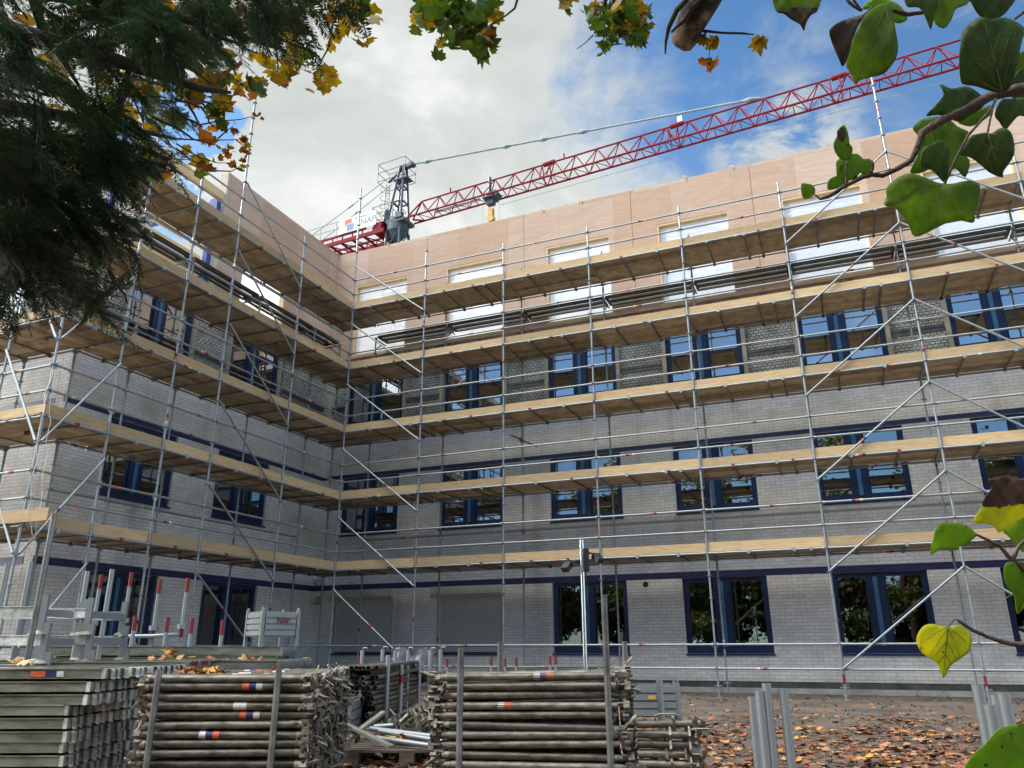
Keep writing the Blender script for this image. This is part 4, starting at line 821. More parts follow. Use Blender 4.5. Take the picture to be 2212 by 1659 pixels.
# containers
def container(u, v_top, Y, rz, wx, wy, hgt, z0, label, letters=None, m='sheet_steel'):
    P = FW(u, v_top, Y); t = thing('steel_container', label, 'container', (P.x, P.y, z0), BASE+rz, 'galvanised stacking containers')
    for (x0, x1, y0, y1) in ((0, wx, 0, 0.02), (0, wx, wy-0.02, wy), (0, 0.02, 0.02, wy-0.02), (wx-0.02, wx, 0.02, wy-0.02)):
        mb = MB(); lz = 0.16
        n = 4; hh_ = (hgt-lz)/n
        horiz = (x1-x0) > (y1-y0)
        for k in range(n):
            za, zb = lz+k*hh_, lz+(k+1)*hh_-0.022
            e_ = 0.022
            if horiz: yy = (y0-e_, y1) if y0 == 0 else (y0, y1+e_); mb.box((x0+0.04, yy[0], za), (x1-0.04, yy[1], zb)); mb.box((x0+0.04, y0+0.004, zb), (x1-0.04, y1-0.004, zb+0.022))
            else: xx = (x0-e_, x1) if x0 == 0 else (x0, x1+e_); mb.box((xx[0], y0+0.02, za), (xx[1], y1-0.02, zb)); mb.box((x0+0.004, y0+0.02, zb), (x1-0.004, y1-0.02, zb+0.022))
        mb.build('side_panel', M[m], t)
    mb = MB(); mb.box((0.02, 0.02, 0.14), (wx-0.02, wy-0.02, 0.158)); mb.build('floor_panel', M[m], t)
    for (x, y) in ((0, 0), (wx, 0), (0, wy), (wx, wy)):
        mb = MB(); mb.box((x-0.024, y-0.024, 0), (x+0.024, y+0.024, hgt+0.02)); mb.box((x-0.012, y-0.02, hgt+0.02), (x+0.012, y+0.02, hgt+0.06)); mb.build('corner_post', M[m], t)
    return t
ct = container(568, 1330, 11.9, 0.78, 0.56, 0.56, 0.50, z_at(568, 1397, 11.9), 'galvanised container lettered NAP in red, on top of the board stack')
ct.rotation_euler = (0, 0, BASE+0.70)
text('NAP', 0.105, M['red'], ct, (0.22, -0.026, 0.340), RX, offs=0.004)
ct2 = container(1350, 1445, 11.6, -0.10, 0.72, 0.55, 0.56, 0.003, 'galvanised container with small yellow sticker standing right of the middle stack')
mb = MB(); mb.box((0.30, -0.027, 0.375), (0.40, -0.023, 0.42)); mb.build('sticker', M['hook'], ct2)
ct3 = container(585, 1466, 8.6, 0.02, 0.84, 0.6, 0.56, 0.003, 'galvanised container half hidden between the banded stack and the open pipes')
# long board stacks behind the banded stack
def long_board(Lh, m1, m2):
    a = MB(); a.box((-Lh, 0, 0), (0, 0.005, 0.085)); a.box((-Lh, 0.295, 0), (0, 0.30, 0.085)); a.box((-Lh, 0.005, 0.078), (0, 0.295, 0.083)); a.box((-Lh, -0.006, 0.083), (0, 0.02, 0.088)); a.box((-Lh, -0.01, 0), (0, 0.0, 0.004))
    e_ = MB()
    for y in (0.02, 0.10, 0.18, 0.26):
        e_.box((0.0, y-0.025, 0.0), (0.03, y+0.025, 0.085), m2 if y in (0.10, 0.18) else 0); 
    e_.box((0.03, 0.0, 0.03), (0.034, 0.28, 0.05), 0)
    return a.mesh('steel_deck', M['deck_steel']), e_.mesh('end_hook', [M['sheet_steel'], M['red']])
lbm, lbe = long_board(2.5, 0, 1); lbm2, lbe2 = long_board(2.5, 0, 0)
k = 0
for (u, v, Y, n, cols, rzz, nm) in ((603, 1397, 8.6, 2, 2, 0.02, 'topmost long decks'), (598, 1427, 7.6, 3, 4, 0.0, 'low decks with white hooks'), (402, 1428, 7.0, 3, 4, 0.0, 'decks with red and white hooks'), (985, 1441, 14.5, 2, 1, 0.0, 'far deck bundle')):
    for r_ in range(n):
        for c_ in range(cols):
            P = FW(u, v, Y); z = P.z-0.09*(r_+1); q_ = Matrix.Rotation(BASE+rzz, 4, 'Z')@Vector((random.uniform(-0.03, 0.03)+ (2.6 if nm.startswith('far') else 0), c_*0.31, 0))
            o = inst('steel_deck', lbm if nm.endswith('red and white hooks') or k % 5 == 0 else lbm2, None, (P.x+q_.x, P.y+q_.y, z), 0, (0, random.uniform(-0.006, 0.006), BASE+rzz+random.uniform(-0.01, 0.01)))
            tag(o, 'long steel deck of the %s, %s layer, %s back' % (nm, ORD[r_], ORD[c_]) if not nm.startswith('far') else 'far steel deck by the wall, %s layer, behind the middle stack' % ORD[r_], 'scaffold deck', 'long steel decks piled behind the foreground stacks')
            inst('end_hook', lbe if nm.endswith('red and white hooks') else lbe2, o); k += 1
    # trestle under the pile
    P = FW(u, v, Y); zb = P.z-0.09*n-0.006
    if zb > 0.12:
        for dx in (-0.35, -2.1) if not nm.startswith('far') else (0.5, 2.2):
            q_ = Matrix.Rotation(BASE+rzz, 4, 'Z')@Vector((dx, -0.03, 0)); tr = thing('trestle', 'dark steel trestle under the %s, its %s support' % (nm, 'right' if dx in (-0.35, 2.2) else 'left'), 'trestle', (P.x+q_.x, P.y+q_.y, 0), BASE+rzz, 'trestles under the deck piles')
            wd = 0.31*cols+0.04; mb = MB(); mb.box((-0.03, 0, zb-0.06), (0.03, wd, zb)); mb.build('beam', M['galv_dark'], tr)
            for y in (0.03, wd-0.03): mb = MB(); mb.box((-0.025, y-0.025, 0.002), (0.025, y+0.025, zb-0.06)); mb.build('leg', M['galv_dark'], tr)
# open pipe stack
M['greenp'] = mat('green paint', (0.06, 0.22, 0.05), 0.6, 0, (0.1, 0.14, 0.07), 14)
pm = MB(); pm.tube((0, 0, 0), (3.0, 0, 0), 0.0243, 10, hollow=True); pmesh = pm.mesh('steel_pipe', M['tube_old'])
P0 = FW(806, 1490, 9.2); rzp = BASE+math.pi/2-0.05; Rm = Matrix.Rotation(rzp, 4, 'Z'); ztp = z_at(806, 1443, 9.2)
for r_ in range(12):
    for c_ in range(9):
        z = ztp-0.053*r_
        if z < 0.13: continue
        if random.random() < 0.10 and r_: continue
        q_ = Rm@Vector((random.uniform(-0.16, 0.16)+0.03*c_, 0.052*(c_+0.5*(r_ % 2)), 0))
        o = inst('steel_pipe', pmesh, None, (P0.x+q_.x, P0.y+q_.y, z), 0, (0, random.uniform(-0.006, 0.006), rzp+random.uniform(-0.012, 0.012)))
        tag(o, 'racked open ended pipe, %s row down, %s from the right' % (ORD[r_], ORD[c_]), 'pipe', 'open ended pipes in the racked pile')
for u, v, Y, nm in ((839, 1415, 9.75, 'with green painted foot'), (868, 1436, 10.6, 'with red band near its top'), (907, 1420, 12.0, 'dark, at the far end')):
    P = FW(u, v, Y); t = thing('rack_post', 'galvanised post holding the open ended pipes, '+nm, 'post', (P.x, P.y, 0), 0, 'posts of the pipe rack'); mb = MB(); mb.tube((0, 0, 0.30), (0, 0, P.z), 0.028, 10, 0); mb.tube((0, 0, 0.002), (0, 0, 0.30), 0.029, 10, 1 if 'green' in nm else 0)
    if 'red' in nm: mb.tube((0, 0, P.z-0.22), (0, 0, P.z-0.12), 0.0295, 10, 2)
    mb.build('post', [M['galv'], M['greenp'], M['red']], t)
# brace pile beside it
mb_ = brace_mesh(0.7); P1 = FW(893, 1540, 8.9); rz1 = BASE-math.pi/2+0.05
HL = ['at the top', 'near the top', 'in the middle', 'low down', 'at the bottom']; HS = ['far left', 'left', 'centre', 'right', 'far right']
for k in range(46):
    a = random.uniform(-0.34, 0.34); top_ = max(0.10, 0.46-abs(a-0.08)*1.0); z = 0.05+top_*random.random()**0.7
    q_ = Matrix.Rotation(rz1, 4, 'Z')@Vector((-0.55+random.uniform(-0.08, 0.14)-z*0.3, a, 0))
    o = inst('ledger_tube', mb_[0], None, (P1.x+q_.x, P1.y+q_.y, z+0.03), 0, (0, random.uniform(-0.02, 0.12), rz1+random.uniform(-0.30, 0.30)))
    tag(o, 'tangled heap tube ending %s, %s of the heap' % (HL[min(4, int((0.5-z)/0.1))], HS[min(4, int((a+0.34)/0.136))]), 'tube', 'short tubes in the tangled heap')
    hd = inst('wedge_head', mb_[1], o, (0.7, 0, 0), 0, (random.uniform(0, 6), 0, 0)); inst('wedge', mb_[2], hd, (0.1, 0, 0), 0, (random.uniform(-1, 1), random.uniform(-1.2, 1.2), 0))
# pallet with tubes, crossed planks
P2 = FW(742, 1632, 8.05); rz2 = BASE-0.02; pal = thing('pallet', 'wet dark wooden pallet on the leaves with a few tubes on it', 'pallet', (P2.x, P2.y, 0.004), rz2)
for k in range(6): mb = MB(); mb.box((0, k*0.15, 0.125), (1.2, k*0.15+0.11, 0.147)); mb.build('top_board', M['pallet'], pal)
for x in (0, 0.53, 1.06):
    mb = MB(); mb.box((x, 0, 0.103), (x+0.14, 0.86, 0.124)); mb.build('stringer', M['pallet'], pal)
    for y in (0, 0.36, 0.72): mb = MB(); mb.box((x, y, 0.022), (x+0.14, y+0.14, 0.102)); mb.build('block', M['pallet'], pal)
    mb = MB(); mb.box((x, 0, 0.0), (x+0.14, 0.86, 0.021)); mb.build('bottom_board', M['pallet'], pal)
RR2 = Matrix.Rotation(rz2, 4, 'Z')
for k, (u0, v0, u1, v1, Y0, Y1) in enumerate(((800, 1574, 962, 1594, 8.7, 8.2), (820, 1579, 965, 1603, 8.6, 8.1), (798, 1592, 975, 1622, 8.4, 7.9), (808, 1570, 850, 1567, 8.9, 8.9))):
    a = FW(u0, v0, Y0); b = FW(u1, v1, Y1); a.z = max(a.z, 0.18); b.z = max(b.z, 0.18); mb = MB(); mb.tube((0, 0, 0), b-a, 0.0243, 12, hollow=True)
    o = mb.build('steel_tube', M['galv'], None, a); tag(o, ['longest rear tube', 'middle tube', 'front tube', 'short stub of tube'][k]+' lying on the wet pallet beside the crossed planks', 'tube', 'tubes lying on the pallet')
for k, (u0, v0, u1, v1, Y0, Y1) in enumerate(((740, 1562, 846, 1613, 8.1, 7.7), (735, 1608, 829, 1538, 7.9, 8.3))):
    a = FW(u0, v0, Y0); b = FW(u1, v1, Y1); d = (b-a); ln = d.length; q = d.to_track_quat('X', 'Z'); mb = MB(); mb.box((0, -0.035, -0.012), (ln, 0.035, 0.012))
    o = inst('plank', mb.mesh('plank', M['plank']), None, a, 0, q.to_euler()); tag(o, ['pale crossed plank on top, sloping down to the right over the pallet corner', 'dark crossed plank underneath, rising to the right beside the pallet'][k], 'plank', 'crossed planks')
# red tipped posts in the yard
def tipped(u, v, ub, vb, wpx, lab, Y=None, tip=0.16, mid=None, m='galv', grp='red tipped rack posts'):
    Y = Y or 0.05*FPX/wpx*1.02; P = FW(u, v, Y); t = thing('rack_post', lab, 'post', (P.x, P.y, 0.0), 0, grp); mb = MB(); r = 0.021
    mb.tube((0, 0, 0.002), (0, 0, P.z-tip), r, 10); mb.tube((0, 0, P.z-tip), (0, 0, P.z), r+0.001, 10, 1)
    if mid: mb.tube((0, 0, P.z-mid-0.09), (0, 0, P.z-mid), r+0.002, 10, 1); mb.tube((0, 0, P.z-mid), (0, 0, P.z-mid+0.05), 0.05, 10, 0)
    mb.build('post', [M[m], M['red']], t); return P
tall = [(220, 1241, 'first'), (285, 1236, 'second'), (346.7, 1251.6, 'third'), (406.7, 1248.3, 'fourth')]
PP = []
for u, v, nm in tall: PP.append(tipped(u, v, 0, 0, 9.3, 'tall red tipped post, %s from the left, in front of the left wing' % nm, mid=0.56))
for u, v, nm in ((293, 1330, 'first'), (363, 1333, 'second'), (416, 1336, 'third'), (482, 1339, 'fourth')): tipped(u, v, 0, 0, 9.5, 'shorter red tipped post, %s from the left, in front of the left wing' % nm)
for u, v, nm in ((775, 1419, 'first'), (835, 1421, 'second'), (965.6, 1422.6, 'third'), (1061, 1419, 'fourth'), (1091, 1422, 'fifth'), (1115, 1420, 'sixth'), (1188, 1417, 'seventh'), (1200, 1417, 'eighth')):
    tipped(u, v, 0, 0, 5.6, 'small distant red tipped post near the wall, %s from the left' % nm, Y=13.2, tip=0.13)
for u, v, nm in ((783, 1405, 'first'), (827, 1402.6, 'second'), (854, 1406, 'third'), (882, 1404, 'fourth'), (930, 1405, 'fifth'), (952, 1403, 'sixth')):
    P = FW(u, v, 11.4); t = thing('rack_post', 'plain galvanised post with bent top behind the pipe pile, %s from the left' % nm, 'post', (P.x, P.y, 0), BASE, 'bent top posts'); mb = MB(); mb.tube((0, 0, 0.002), (0, 0, P.z), 0.027, 8); mb.path([(0, 0, P.z), (0.01, 0, P.z+0.03), (0.06, 0, P.z+0.035), (0.075, 0, P.z+0.0)], 0.009, 6); mb.build('post', M['galv'], t)
upright(692, 1437, 11, 'thick post painted dark red beside the banded stack', Yd=7.0, m='red', grp='loose rack posts')
# guard rail frame hung between the tall posts
a = PP[0]+Vector((0, 0, -0.72)); b = PP[3]+Vector((0, 0, -0.62)); mb = MB(); a = a-fh*0.05; b = b-fh*0.05
mb.path([(0, 0, 0), (b-a)*0.3+Vector((0, 0, -0.03)), (b-a)*0.34+Vector((0, 0, 0.02)), (b-a)*0.7, b-a], 0.022, 10); o = mb.build('rail_tube', M['galv'], None, a); tag(o, 'horizontal galvanised rail tube joining the tall red tipped posts', 'tube')
# stillages at the far left
def stillage(uc, w_, v, Y, lab, hcol=0.33, dep=0.7):
    P = FW(uc, v, Y); t = thing('stillage', lab, 'stillage', (P.x, P.y, P.z-0.30), BASE+0.03, 'stacked steel stillages at the left')
    for x in (0, w_):
        for y in (0, dep):
            mb = MB(); mb.box((x-0.026, y-0.02, 0.0), (x+0.026, y+0.02, hcol-0.01)); mb.build('post', M['galv'], t)
            mb = MB(); mb.tube((x, y, -0.005), (x, y, 0.022), 0.07, 12, r2=0.045); mb.build('socket', M['head_old'], t)
    for y in (0, dep): mb = MB(); mb.box((0.027, y-0.018, 0.14), (w_-0.027, y+0.018, 0.215)); mb.box((0.027, y-0.026, 0.215), (w_-0.027, y+0.026, 0.222)); mb.build('cross_beam', M['hooksteel'], t)
    for x in (0, w_): mb = MB(); mb.box((x-0.014, 0.021, 0.14), (x+0.014, dep-0.021, 0.20)); mb.build('side_beam', M['galv'], t)
for k, nm in enumerate(('top', 'middle', 'bottom')):
    stillage(94, 0.44, 1296+k*57, 7.4, nm+' steel stillage of the narrow right hand stack at the far left'); stillage(-140, 0.95, 1290+k*62, 6.9, nm+' steel stillage of the wide stack cut by the left edge')
P = FW(94, 1475, 7.4); st = thing('low_stand', 'low steel foot carrying the narrow stillage stack at the left', 'foot', (P.x, P.y, 0), BASE+0.03); zb = FW(94, 1296+114, 7.4).z-0.31
for x in (0, 0.44):
    for y in (0, 0.7): mb = MB(); mb.box((x-0.03, y-0.03, 0.002), (x+0.03, y+0.03, zb)); mb.build('leg', M['galv'], st)
P = FW(-140, 1475, 6.9); st = thing('low_stand', 'low steel foot under the wide stillage stack at the left edge', 'foot', (P.x, P.y, 0), BASE+0.03); zb = FW(-140, 1290+124, 6.9).z-0.31
for x in (0, 0.95):
    for y in (0, 0.7): mb = MB(); mb.box((x-0.03, y-0.03, 0.002), (x+0.03, y+0.03, zb)); mb.build('leg', M['galv'], st)
for (u, v, wp, nm, Yd) in ((118, 1110, 14.5, 'tall dark round post rising in front of the corner scaffold at the left', 6.6), (243, 1230, 11, 'flat galvanised post left of the tall red tipped posts', 8.0), (190, 1234, 10, 'galvanised post beside the narrow stillage stack', 8.3), (68, 1214, 12, 'galvanised post above the narrow stillages', 7.9), (17, 1219, 12, 'galvanised post near the left picture edge', 7.6)):
    upright(u, v, wp, nm, Yd=Yd, m='galv_dark' if 'dark' in nm else 'galv', grp='loose rack posts')
# plastic bag over posts
Pb = FW(845, 1400, 12.2); mb = MB(); vs = []; n_ = 10
for j in range(n_+1):
    for i in range(n_+1):
        u_, v_ = i/n_, j/n_; vs.append((u_*0.55+0.05*math.sin(9*v_), 0.08*math.sin(11*u_+4*v_)+0.05*math.cos(7*v_), v_*0.5+0.03*math.sin(8*u_)))
mb.add(vs, [(j*(n_+1)+i, j*(n_+1)+i+1, (j+1)*(n_+1)+i+1, (j+1)*(n_+1)+i) for j in range(n_) for i in range(n_)], 0, True)
M['bag'] = mat('thin plastic', (0.16, 0.16, 0.19), 0.35, 0, (0.08, 0.08, 0.11), 6)
tag(mb.build('plastic_wrap', M['bag'], None, (Pb.x, Pb.y, 0.55), BASE), 'crumpled grey plastic wrap hanging on the posts below the shutters', 'plastic wrap')
# ------------------------------------------------------------------ leaves and litter
rng = np.random.default_rng(5)
MO = np.array([(0, -0.42), (0.14, -0.34), (0.34, -0.36), (0.38, -0.18), (0.56, -0.02), (0.40, 0.12), (0.44, 0.34), (0.22, 0.32), (0.0, 0.60), (-0.22, 0.32), (-0.44, 0.34), (-0.40, 0.12), (-0.56, -0.02), (-0.38, -0.18), (-0.34, -0.36), (-0.14, -0.34)])
def rotmats(n, tilt, r=rng):
    yaw = r.uniform(0, 2*np.pi, n); t = r.normal(0, tilt, n); ax = r.uniform(0, 2*np.pi, n)
    cy, sy = np.cos(yaw), np.sin(yaw); Z = np.zeros((n, 3, 3)); Z[:, 0, 0] = cy; Z[:, 0, 1] = -sy; Z[:, 1, 0] = sy; Z[:, 1, 1] = cy; Z[:, 2, 2] = 1
    a = np.stack([np.cos(ax), np.sin(ax), np.zeros(n)], 1); K = np.zeros((n, 3, 3)); K[:, 0, 2] = a[:, 1]; K[:, 1, 2] = -a[:, 0]; K[:, 2, 0] = -a[:, 1]; K[:, 2, 1] = a[:, 0]
    I = np.eye(3)[None]; Rt = I+np.sin(t)[:, None, None]*K+(1-np.cos(t))[:, None, None]*(K@K)
    return Rt@Z
def leaf_cloud(name, pos, size, mats, mw, tilt=0.3, parent=None, curl=0.25, outline=MO, r=rng):
    n = len(pos); k = len(outline); ctr = np.array([[0, 0]]); base = np.vstack([ctr, outline])
    P = np.zeros((n, k+1, 3)); P[:, :, :2] = base[None]*(1+r.normal(0, 0.14, (n, k+1, 2)))
    rr = (base**2).sum(1)[None]; P[:, :, 2] = curl*r.normal(0.3, 1, (n, 1))*rr*1.2+0.12*np.abs(base[None, :, 0])*r.normal(0, 1, (n, 1))+r.normal(0, 0.03, (n, k+1))
    P *= np.asarray(size)[:, None, None]; P = np.einsum('nij,nkj->nki', rotmats(n, tilt, r), P)+pos[:, None, :]
    idx = np.arange(k); F = np.stack([np.zeros(k, int), idx+1, (idx+1) % k+1], 1)[None]+(np.arange(n)*(k+1))[:, None, None]
    mi = np.repeat(r.choice(len(mats), n, p=mw), k)
    me = npmesh(name, P.reshape(-1, 3), F.reshape(-1, 3), mats, mi)
    return inst(name, me, parent)
LM = [mat('litter '+n_, c, 0.7, 0, v, 30, pos=True) for n_, c, v in (('rust', (0.36, 0.13, 0.045), (0.20, 0.07, 0.03)), ('tan', (0.46, 0.25, 0.12), (0.28, 0.13, 0.06)), ('brown', (0.17, 0.08, 0.045), (0.09, 0.045, 0.03)), ('yellow', (0.58, 0.34, 0.06), (0.40, 0.18, 0.04)), ('dark', (0.09, 0.05, 0.035), (0.05, 0.03, 0.02)))]
n = 40000
Y = 4.0+17*rng.random(n)**1.25; X = rng.uniform(-1, 1, n)*(Y*0.8+2.0)
cl_ = np.sin(X*1.7+Y*0.8)*np.sin(Y*1.9-X*0.6)+0.5*np.sin(X*4.1-Y*3.3)
dens = np.clip((1.15-(Y-8.8)/5.0)*(0.72+0.40*cl_), 0.06, 1.0)*np.where(X < -1.0, 0.6, 1.0); keep = rng.random(n) < dens; X, Y = X[keep], Y[keep]
pos = np.stack([CAM.x+rh.x*X+fh.x*Y, CAM.y+rh.y*X+fh.y*Y, 0.008+0.028*rng.random(len(X))], 1)
ok = (pos[:, 1] < 1.75)&(pos[:, 0] > -1.9); pos = pos[ok]
tag(leaf_cloud('leaf_litter', pos, rng.uniform(0.045, 0.12, len(pos)), LM, [0.36, 0.20, 0.24, 0.06, 0.14], tilt=0.26), kind='stuff')
n = 5000; Y = rng.uniform(5, 19, n); X = rng.uniform(-1, 1, n)*(Y*0.8+1)      # crumbs of soil, twigs and stones
pos = np.stack([CAM.x+rh.x*X+fh.x*Y, CAM.y+rh.y*X+fh.y*Y, np.full(n, 0.006)], 1); pos = pos[(pos[:, 1] < 1.8)&(pos[:, 0] > -2)]
st_ = mat('crumbs', (0.25, 0.21, 0.17), 0.9, 0, (0.06, 0.045, 0.035), 3, pos=True, contrast=(0.45, 0.55))
TW = np.array([(-1, -0.25), (-0.3, -0.5), (0.6, -0.4), (1, 0.1), (0.4, 0.5), (-0.6, 0.4)])
tag(leaf_cloud('soil_crumbs', pos, rng.uniform(0.008, 0.035, len(pos)), [st_], [1.0], tilt=0.5, outline=TW, curl=0.8), kind='stuff')
for i, (u, v, uu, vv) in enumerate(((3268/1.8228, 2809/1.8228, 3740/1.8228, 2842/1.8228), (1720, 1549, 1835, 1552))):
    a = CAM+ray(u, v)*(-CAM.z/ray(u, v).z); b = CAM+ray(uu, vv)*(-CAM.z/ray(uu, vv).z); mb = MB(); a.z = b.z = 0.02; mb.tube(a, b, 0.007, 6)
    tag(mb.build('stick', M['plank']), ['thin pale batten lying across the leaf litter on the right', 'short pale batten lying on the soil, further left'][i], 'stick', 'battens on the ground')
# leaves fallen on the stacks
lp = []
for (u, v, Y, sp, n_) in ((440, 1457, 5.6, 60, 34), (600, 1460, 5.9, 30, 14), (60, 1432, 5.9, 60, 8), (400, 1424, 7.2, 70, 10), (560, 1425, 8.2, 60, 10), (365, 1413, 6.6, 10, 8), (680, 1625, 7.4, 60, 40), (850, 1596, 8.3, 40, 14)):
    for k in range(n_):
        Yk = Y+random.uniform(0, 0.5); q = FW(u+random.gauss(0, sp*0.5), v, Yk); q.z = FW(u, v, Y).z+0.01 if v < 1600 else 0.03; lp.append(tuple(q))
tag(leaf_cloud('fallen_leaves', np.array(lp), rng.uniform(0.05, 0.11, len(lp)), [LM[1], LM[3], LM[0]], [0.3, 0.45, 0.25], tilt=0.5), kind='stuff')
# ------------------------------------------------------------------ trees
def limb(mb, a, b, r0, r1, n=8, wob=0.06, rr=None):
    rr = rr or random; a = Vector(a); b = Vector(b); pts = []
    for i in range(n+1):
        t = i/n; s = (b-a).length*wob*math.sin(math.pi*t); pts.append(a.lerp(b, t)+Vector((rr.uniform(-s, s), rr.uniform(-s, s), rr.uniform(-s, s))))
    mb.path(pts, [r0+(r1-r0)*i/n for i in range(n+1)], 8); return pts
def big_tree(pos, h, cr, label, group, mats, mw, nclump=90, per=170, ls=0.22, seed=1, cat='tree', low=0.28):
    rr = random.Random(seed); r_ = np.random.default_rng(seed); t = thing('tree', label, cat, pos, 0, group)
    mb = MB(); top = Vector((rr.uniform(-0.4, 0.4), rr.uniform(-0.4, 0.4), h*0.8)); pts = limb(mb, (0, 0, 0), top, h*0.022, h*0.006, 10, 0.03, rr); mb.build('trunk', M['bark'], t)
    mb = MB(); cl = []
    for k in range(26):
        b = pts[rr.randint(3, 10)]; a_ = rr.uniform(0, 6.28); l_ = cr*rr.uniform(0.5, 1.0); e_ = b+Vector((math.cos(a_)*l_, math.sin(a_)*l_, rr.uniform(0.0, 0.45)*l_)); limb(mb, b, e_, h*0.007, 0.015, 6, 0.08, rr); cl.append(e_); cl.append(b.lerp(e_, 0.7))
    mb.build('limb', M['bark'], t)
    while len(cl) < nclump:
        a_ = rr.uniform(0, 6.28); zz = rr.uniform(low, 1.0); w_ = math.sin(math.pi*min(1, (zz-low)/(1-low)*0.85+0.15))**0.7; l_ = cr*w_*rr.uniform(0.3, 1.0); cl.append(Vector((math.cos(a_)*l_, math.sin(a_)*l_, h*zz)))
    P = np.concatenate([np.array(c)[None]+r_.normal(0, 1, (per, 3))*np.array([0.55, 0.55, 0.38])*rr.uniform(0.6, 1.3)*cr*0.22 for c in cl])
    leaf_cloud('crown', P, r_.uniform(0.6, 1.3, len(P))*ls, mats, mw, tilt=1.0, parent=t, r=r_); return t
G_, Y_, B_ = M['maple_g'], M['maple_y'], M['maple_b']
LAB = ['tall tree mirrored in the windows, standing behind the photographer to the %s', 'broad yellowing tree behind the photographer, %s, seen in the glass']
for i, (x, y, h) in enumerate(((-2, -36, 15), (5, -30, 12), (12, -34, 16), (19, -29, 12), (26, -34, 15), (33, -28, 13), (24, -24, 9))):
    big_tree((x, y, 0), h, h*0.30, LAB[i % 2] % ['far left', 'left', 'left of centre', 'centre', 'right of centre', 'right', 'far right'][i], 'trees behind the photographer mirrored in the windows', [G_, Y_, B_], [0.62, 0.28, 0.10], 60, 110, 0.30, 20+i)
for i in range(11):
    big_tree((-16+5.4*i, -26.5-1.5*(i % 2), 0), 4.6+0.9*(i % 3), 3.6, 'dense shrub behind the photographer closing the yard, %s from the left' % ORD[i], 'shrubs behind the photographer', [G_, Y_, B_], [0.80, 0.12, 0.08], 55, 110, 0.30, 70+i, cat='shrub', low=0.02)
for i in range(8):
    big_tree((-4+3.9*i, 17.2+0.8*(i % 2), 0), 3.2, 2.4, 'sunlit shrub beyond the building, %s from the left through the openings' % ORD[i], 'shrubs beyond the building', [G_, Y_], [0.85, 0.15], 45, 90, 0.22, 90+i, cat='shrub', low=0.02)
for i, (x, y, h) in enumerate(((4, 22, 8.5), (9.5, 20.5, 9.0), (14.5, 21.5, 8.5), (19.5, 20.5, 9.0), (-3, 23, 8.0))):
    big_tree((x, y, 0), h, h*0.36, 'green tree beyond the building seen through its %s ground floor window opening' % ['second', 'third', 'fourth', 'fifth', 'first'][i], 'trees beyond the building', [G_, Y_], [0.75, 0.25], 70, 110, 0.26, 40+i, low=0.05)
# maple over the photographer: trunk behind, limbs and hanging sprays in front
def leafobj_cloud(name, pts, size, mats, mw, parent, seed=3, tilt=1.0):
    r_ = np.random.default_rng(seed); return leaf_cloud(name, np.array(pts), r_.uniform(0.55, 1.25, len(pts))*size, mats, mw, tilt=tilt, parent=parent, curl=0.5, r=r_)
def spray(parent, spots, dist, size, mats, mw, twig_root, seed, n_tw=6):
    rr = random.Random(seed); mb = MB(); pts = []
    root = RP(*twig_root, dist)
    for (u, v, su, sv, n_) in spots:
        c = RP(u, v, dist); limb(mb, root, c, 0.012, 0.004, 6, 0.06, rr)
        for k in range(n_):
            d_ = dist*(1+rr.gauss(0, 0.05)); q = RP(u+rr.gauss(0, su), v+rr.gauss(0, sv), d_); pts.append(tuple(q))
            if k % 3 == 0: limb(mb, c, q, 0.004, 0.0015, 3, 0.08, rr)
    mb.build('twig', M['twig'], parent); leafobj_cloud('foliage', pts, size, mats, mw, parent, seed)
mp1 = thing('maple_tree', 'autumn maple with yellow leaves showing through and beyond the dark yew, top left', 'tree', (2.5, -22.5, 0), 0, 'maple trees overhanging the yard')
def wspray(parent, *a, **k):
    before = set(bpy.data.objects); spray(parent, *a, **k)
    for o in set(bpy.data.objects)-before: o.location = -Vector(parent.location)
mb = MB(); limb(mb, (0, 0, 0), (0.6, 1.0, 7.5), 0.22, 0.10, 10, 0.02)
def lc(parent, w_): return Vector(w_)-Vector(parent.location)
for uv in ((60, -120), (300, -60), (520, -80), (690, -90)): limb(mb, (0.6, 1.0, 6.5), lc(mp1, RP(*uv, 6.4)), 0.07, 0.02, 8, 0.04)
mb.build('trunk', M['bark'], mp1)
wspray(mp1, [(645, 95, 14, 18, 10), (655, 140, 16, 15, 9), (600, 155, 22, 14, 10), (620, 45, 26, 25, 14), (560, 40, 40, 30, 16), (630, 15, 30, 12, 10)], 6.2, 0.135, [Y_, G_, B_], [0.62, 0.23, 0.15], (600, -60), 11)
wspray(mp1, [(740, 15, 22, 14, 12), (741, 62, 11, 12, 5), (735, 45, 14, 14, 5), (795, 20, 14, 12, 8), (793, 82, 10, 8, 3), (712, 100, 4, 6, 1), (683, 168, 14, 14, 5)], 6.4, 0.13, [Y_, G_, B_], [0.72, 0.1, 0.18], (760, -60), 12)
wspray(mp1, [(420, 60, 90, 40, 46), (300, 60, 80, 40, 40), (150, 110, 90, 60, 40), (330, 130, 60, 40, 24), (470, 170, 40, 40, 26), (530, 185, 20, 14, 10), (380, 220, 50, 45, 20), (200, 300, 90, 60, 22), (330, 330, 60, 40, 16), (130, 420, 70, 60, 16), (335, 350, 12, 16, 10)], 5.9, 0.13, [Y_, G_, B_], [0.55, 0.27, 0.18], (250, -60), 13)
wspray(mp1, [(470, 250, 12, 12, 5), (480, 232, 12, 8, 4), (440, 290, 14, 10, 4), (462, 275, 10, 10, 2)], 5.8, 0.10, [Y_, G_, B_], [0.5, 0.35, 0.15], (400, 200), 14)
mb = MB(); tips = []
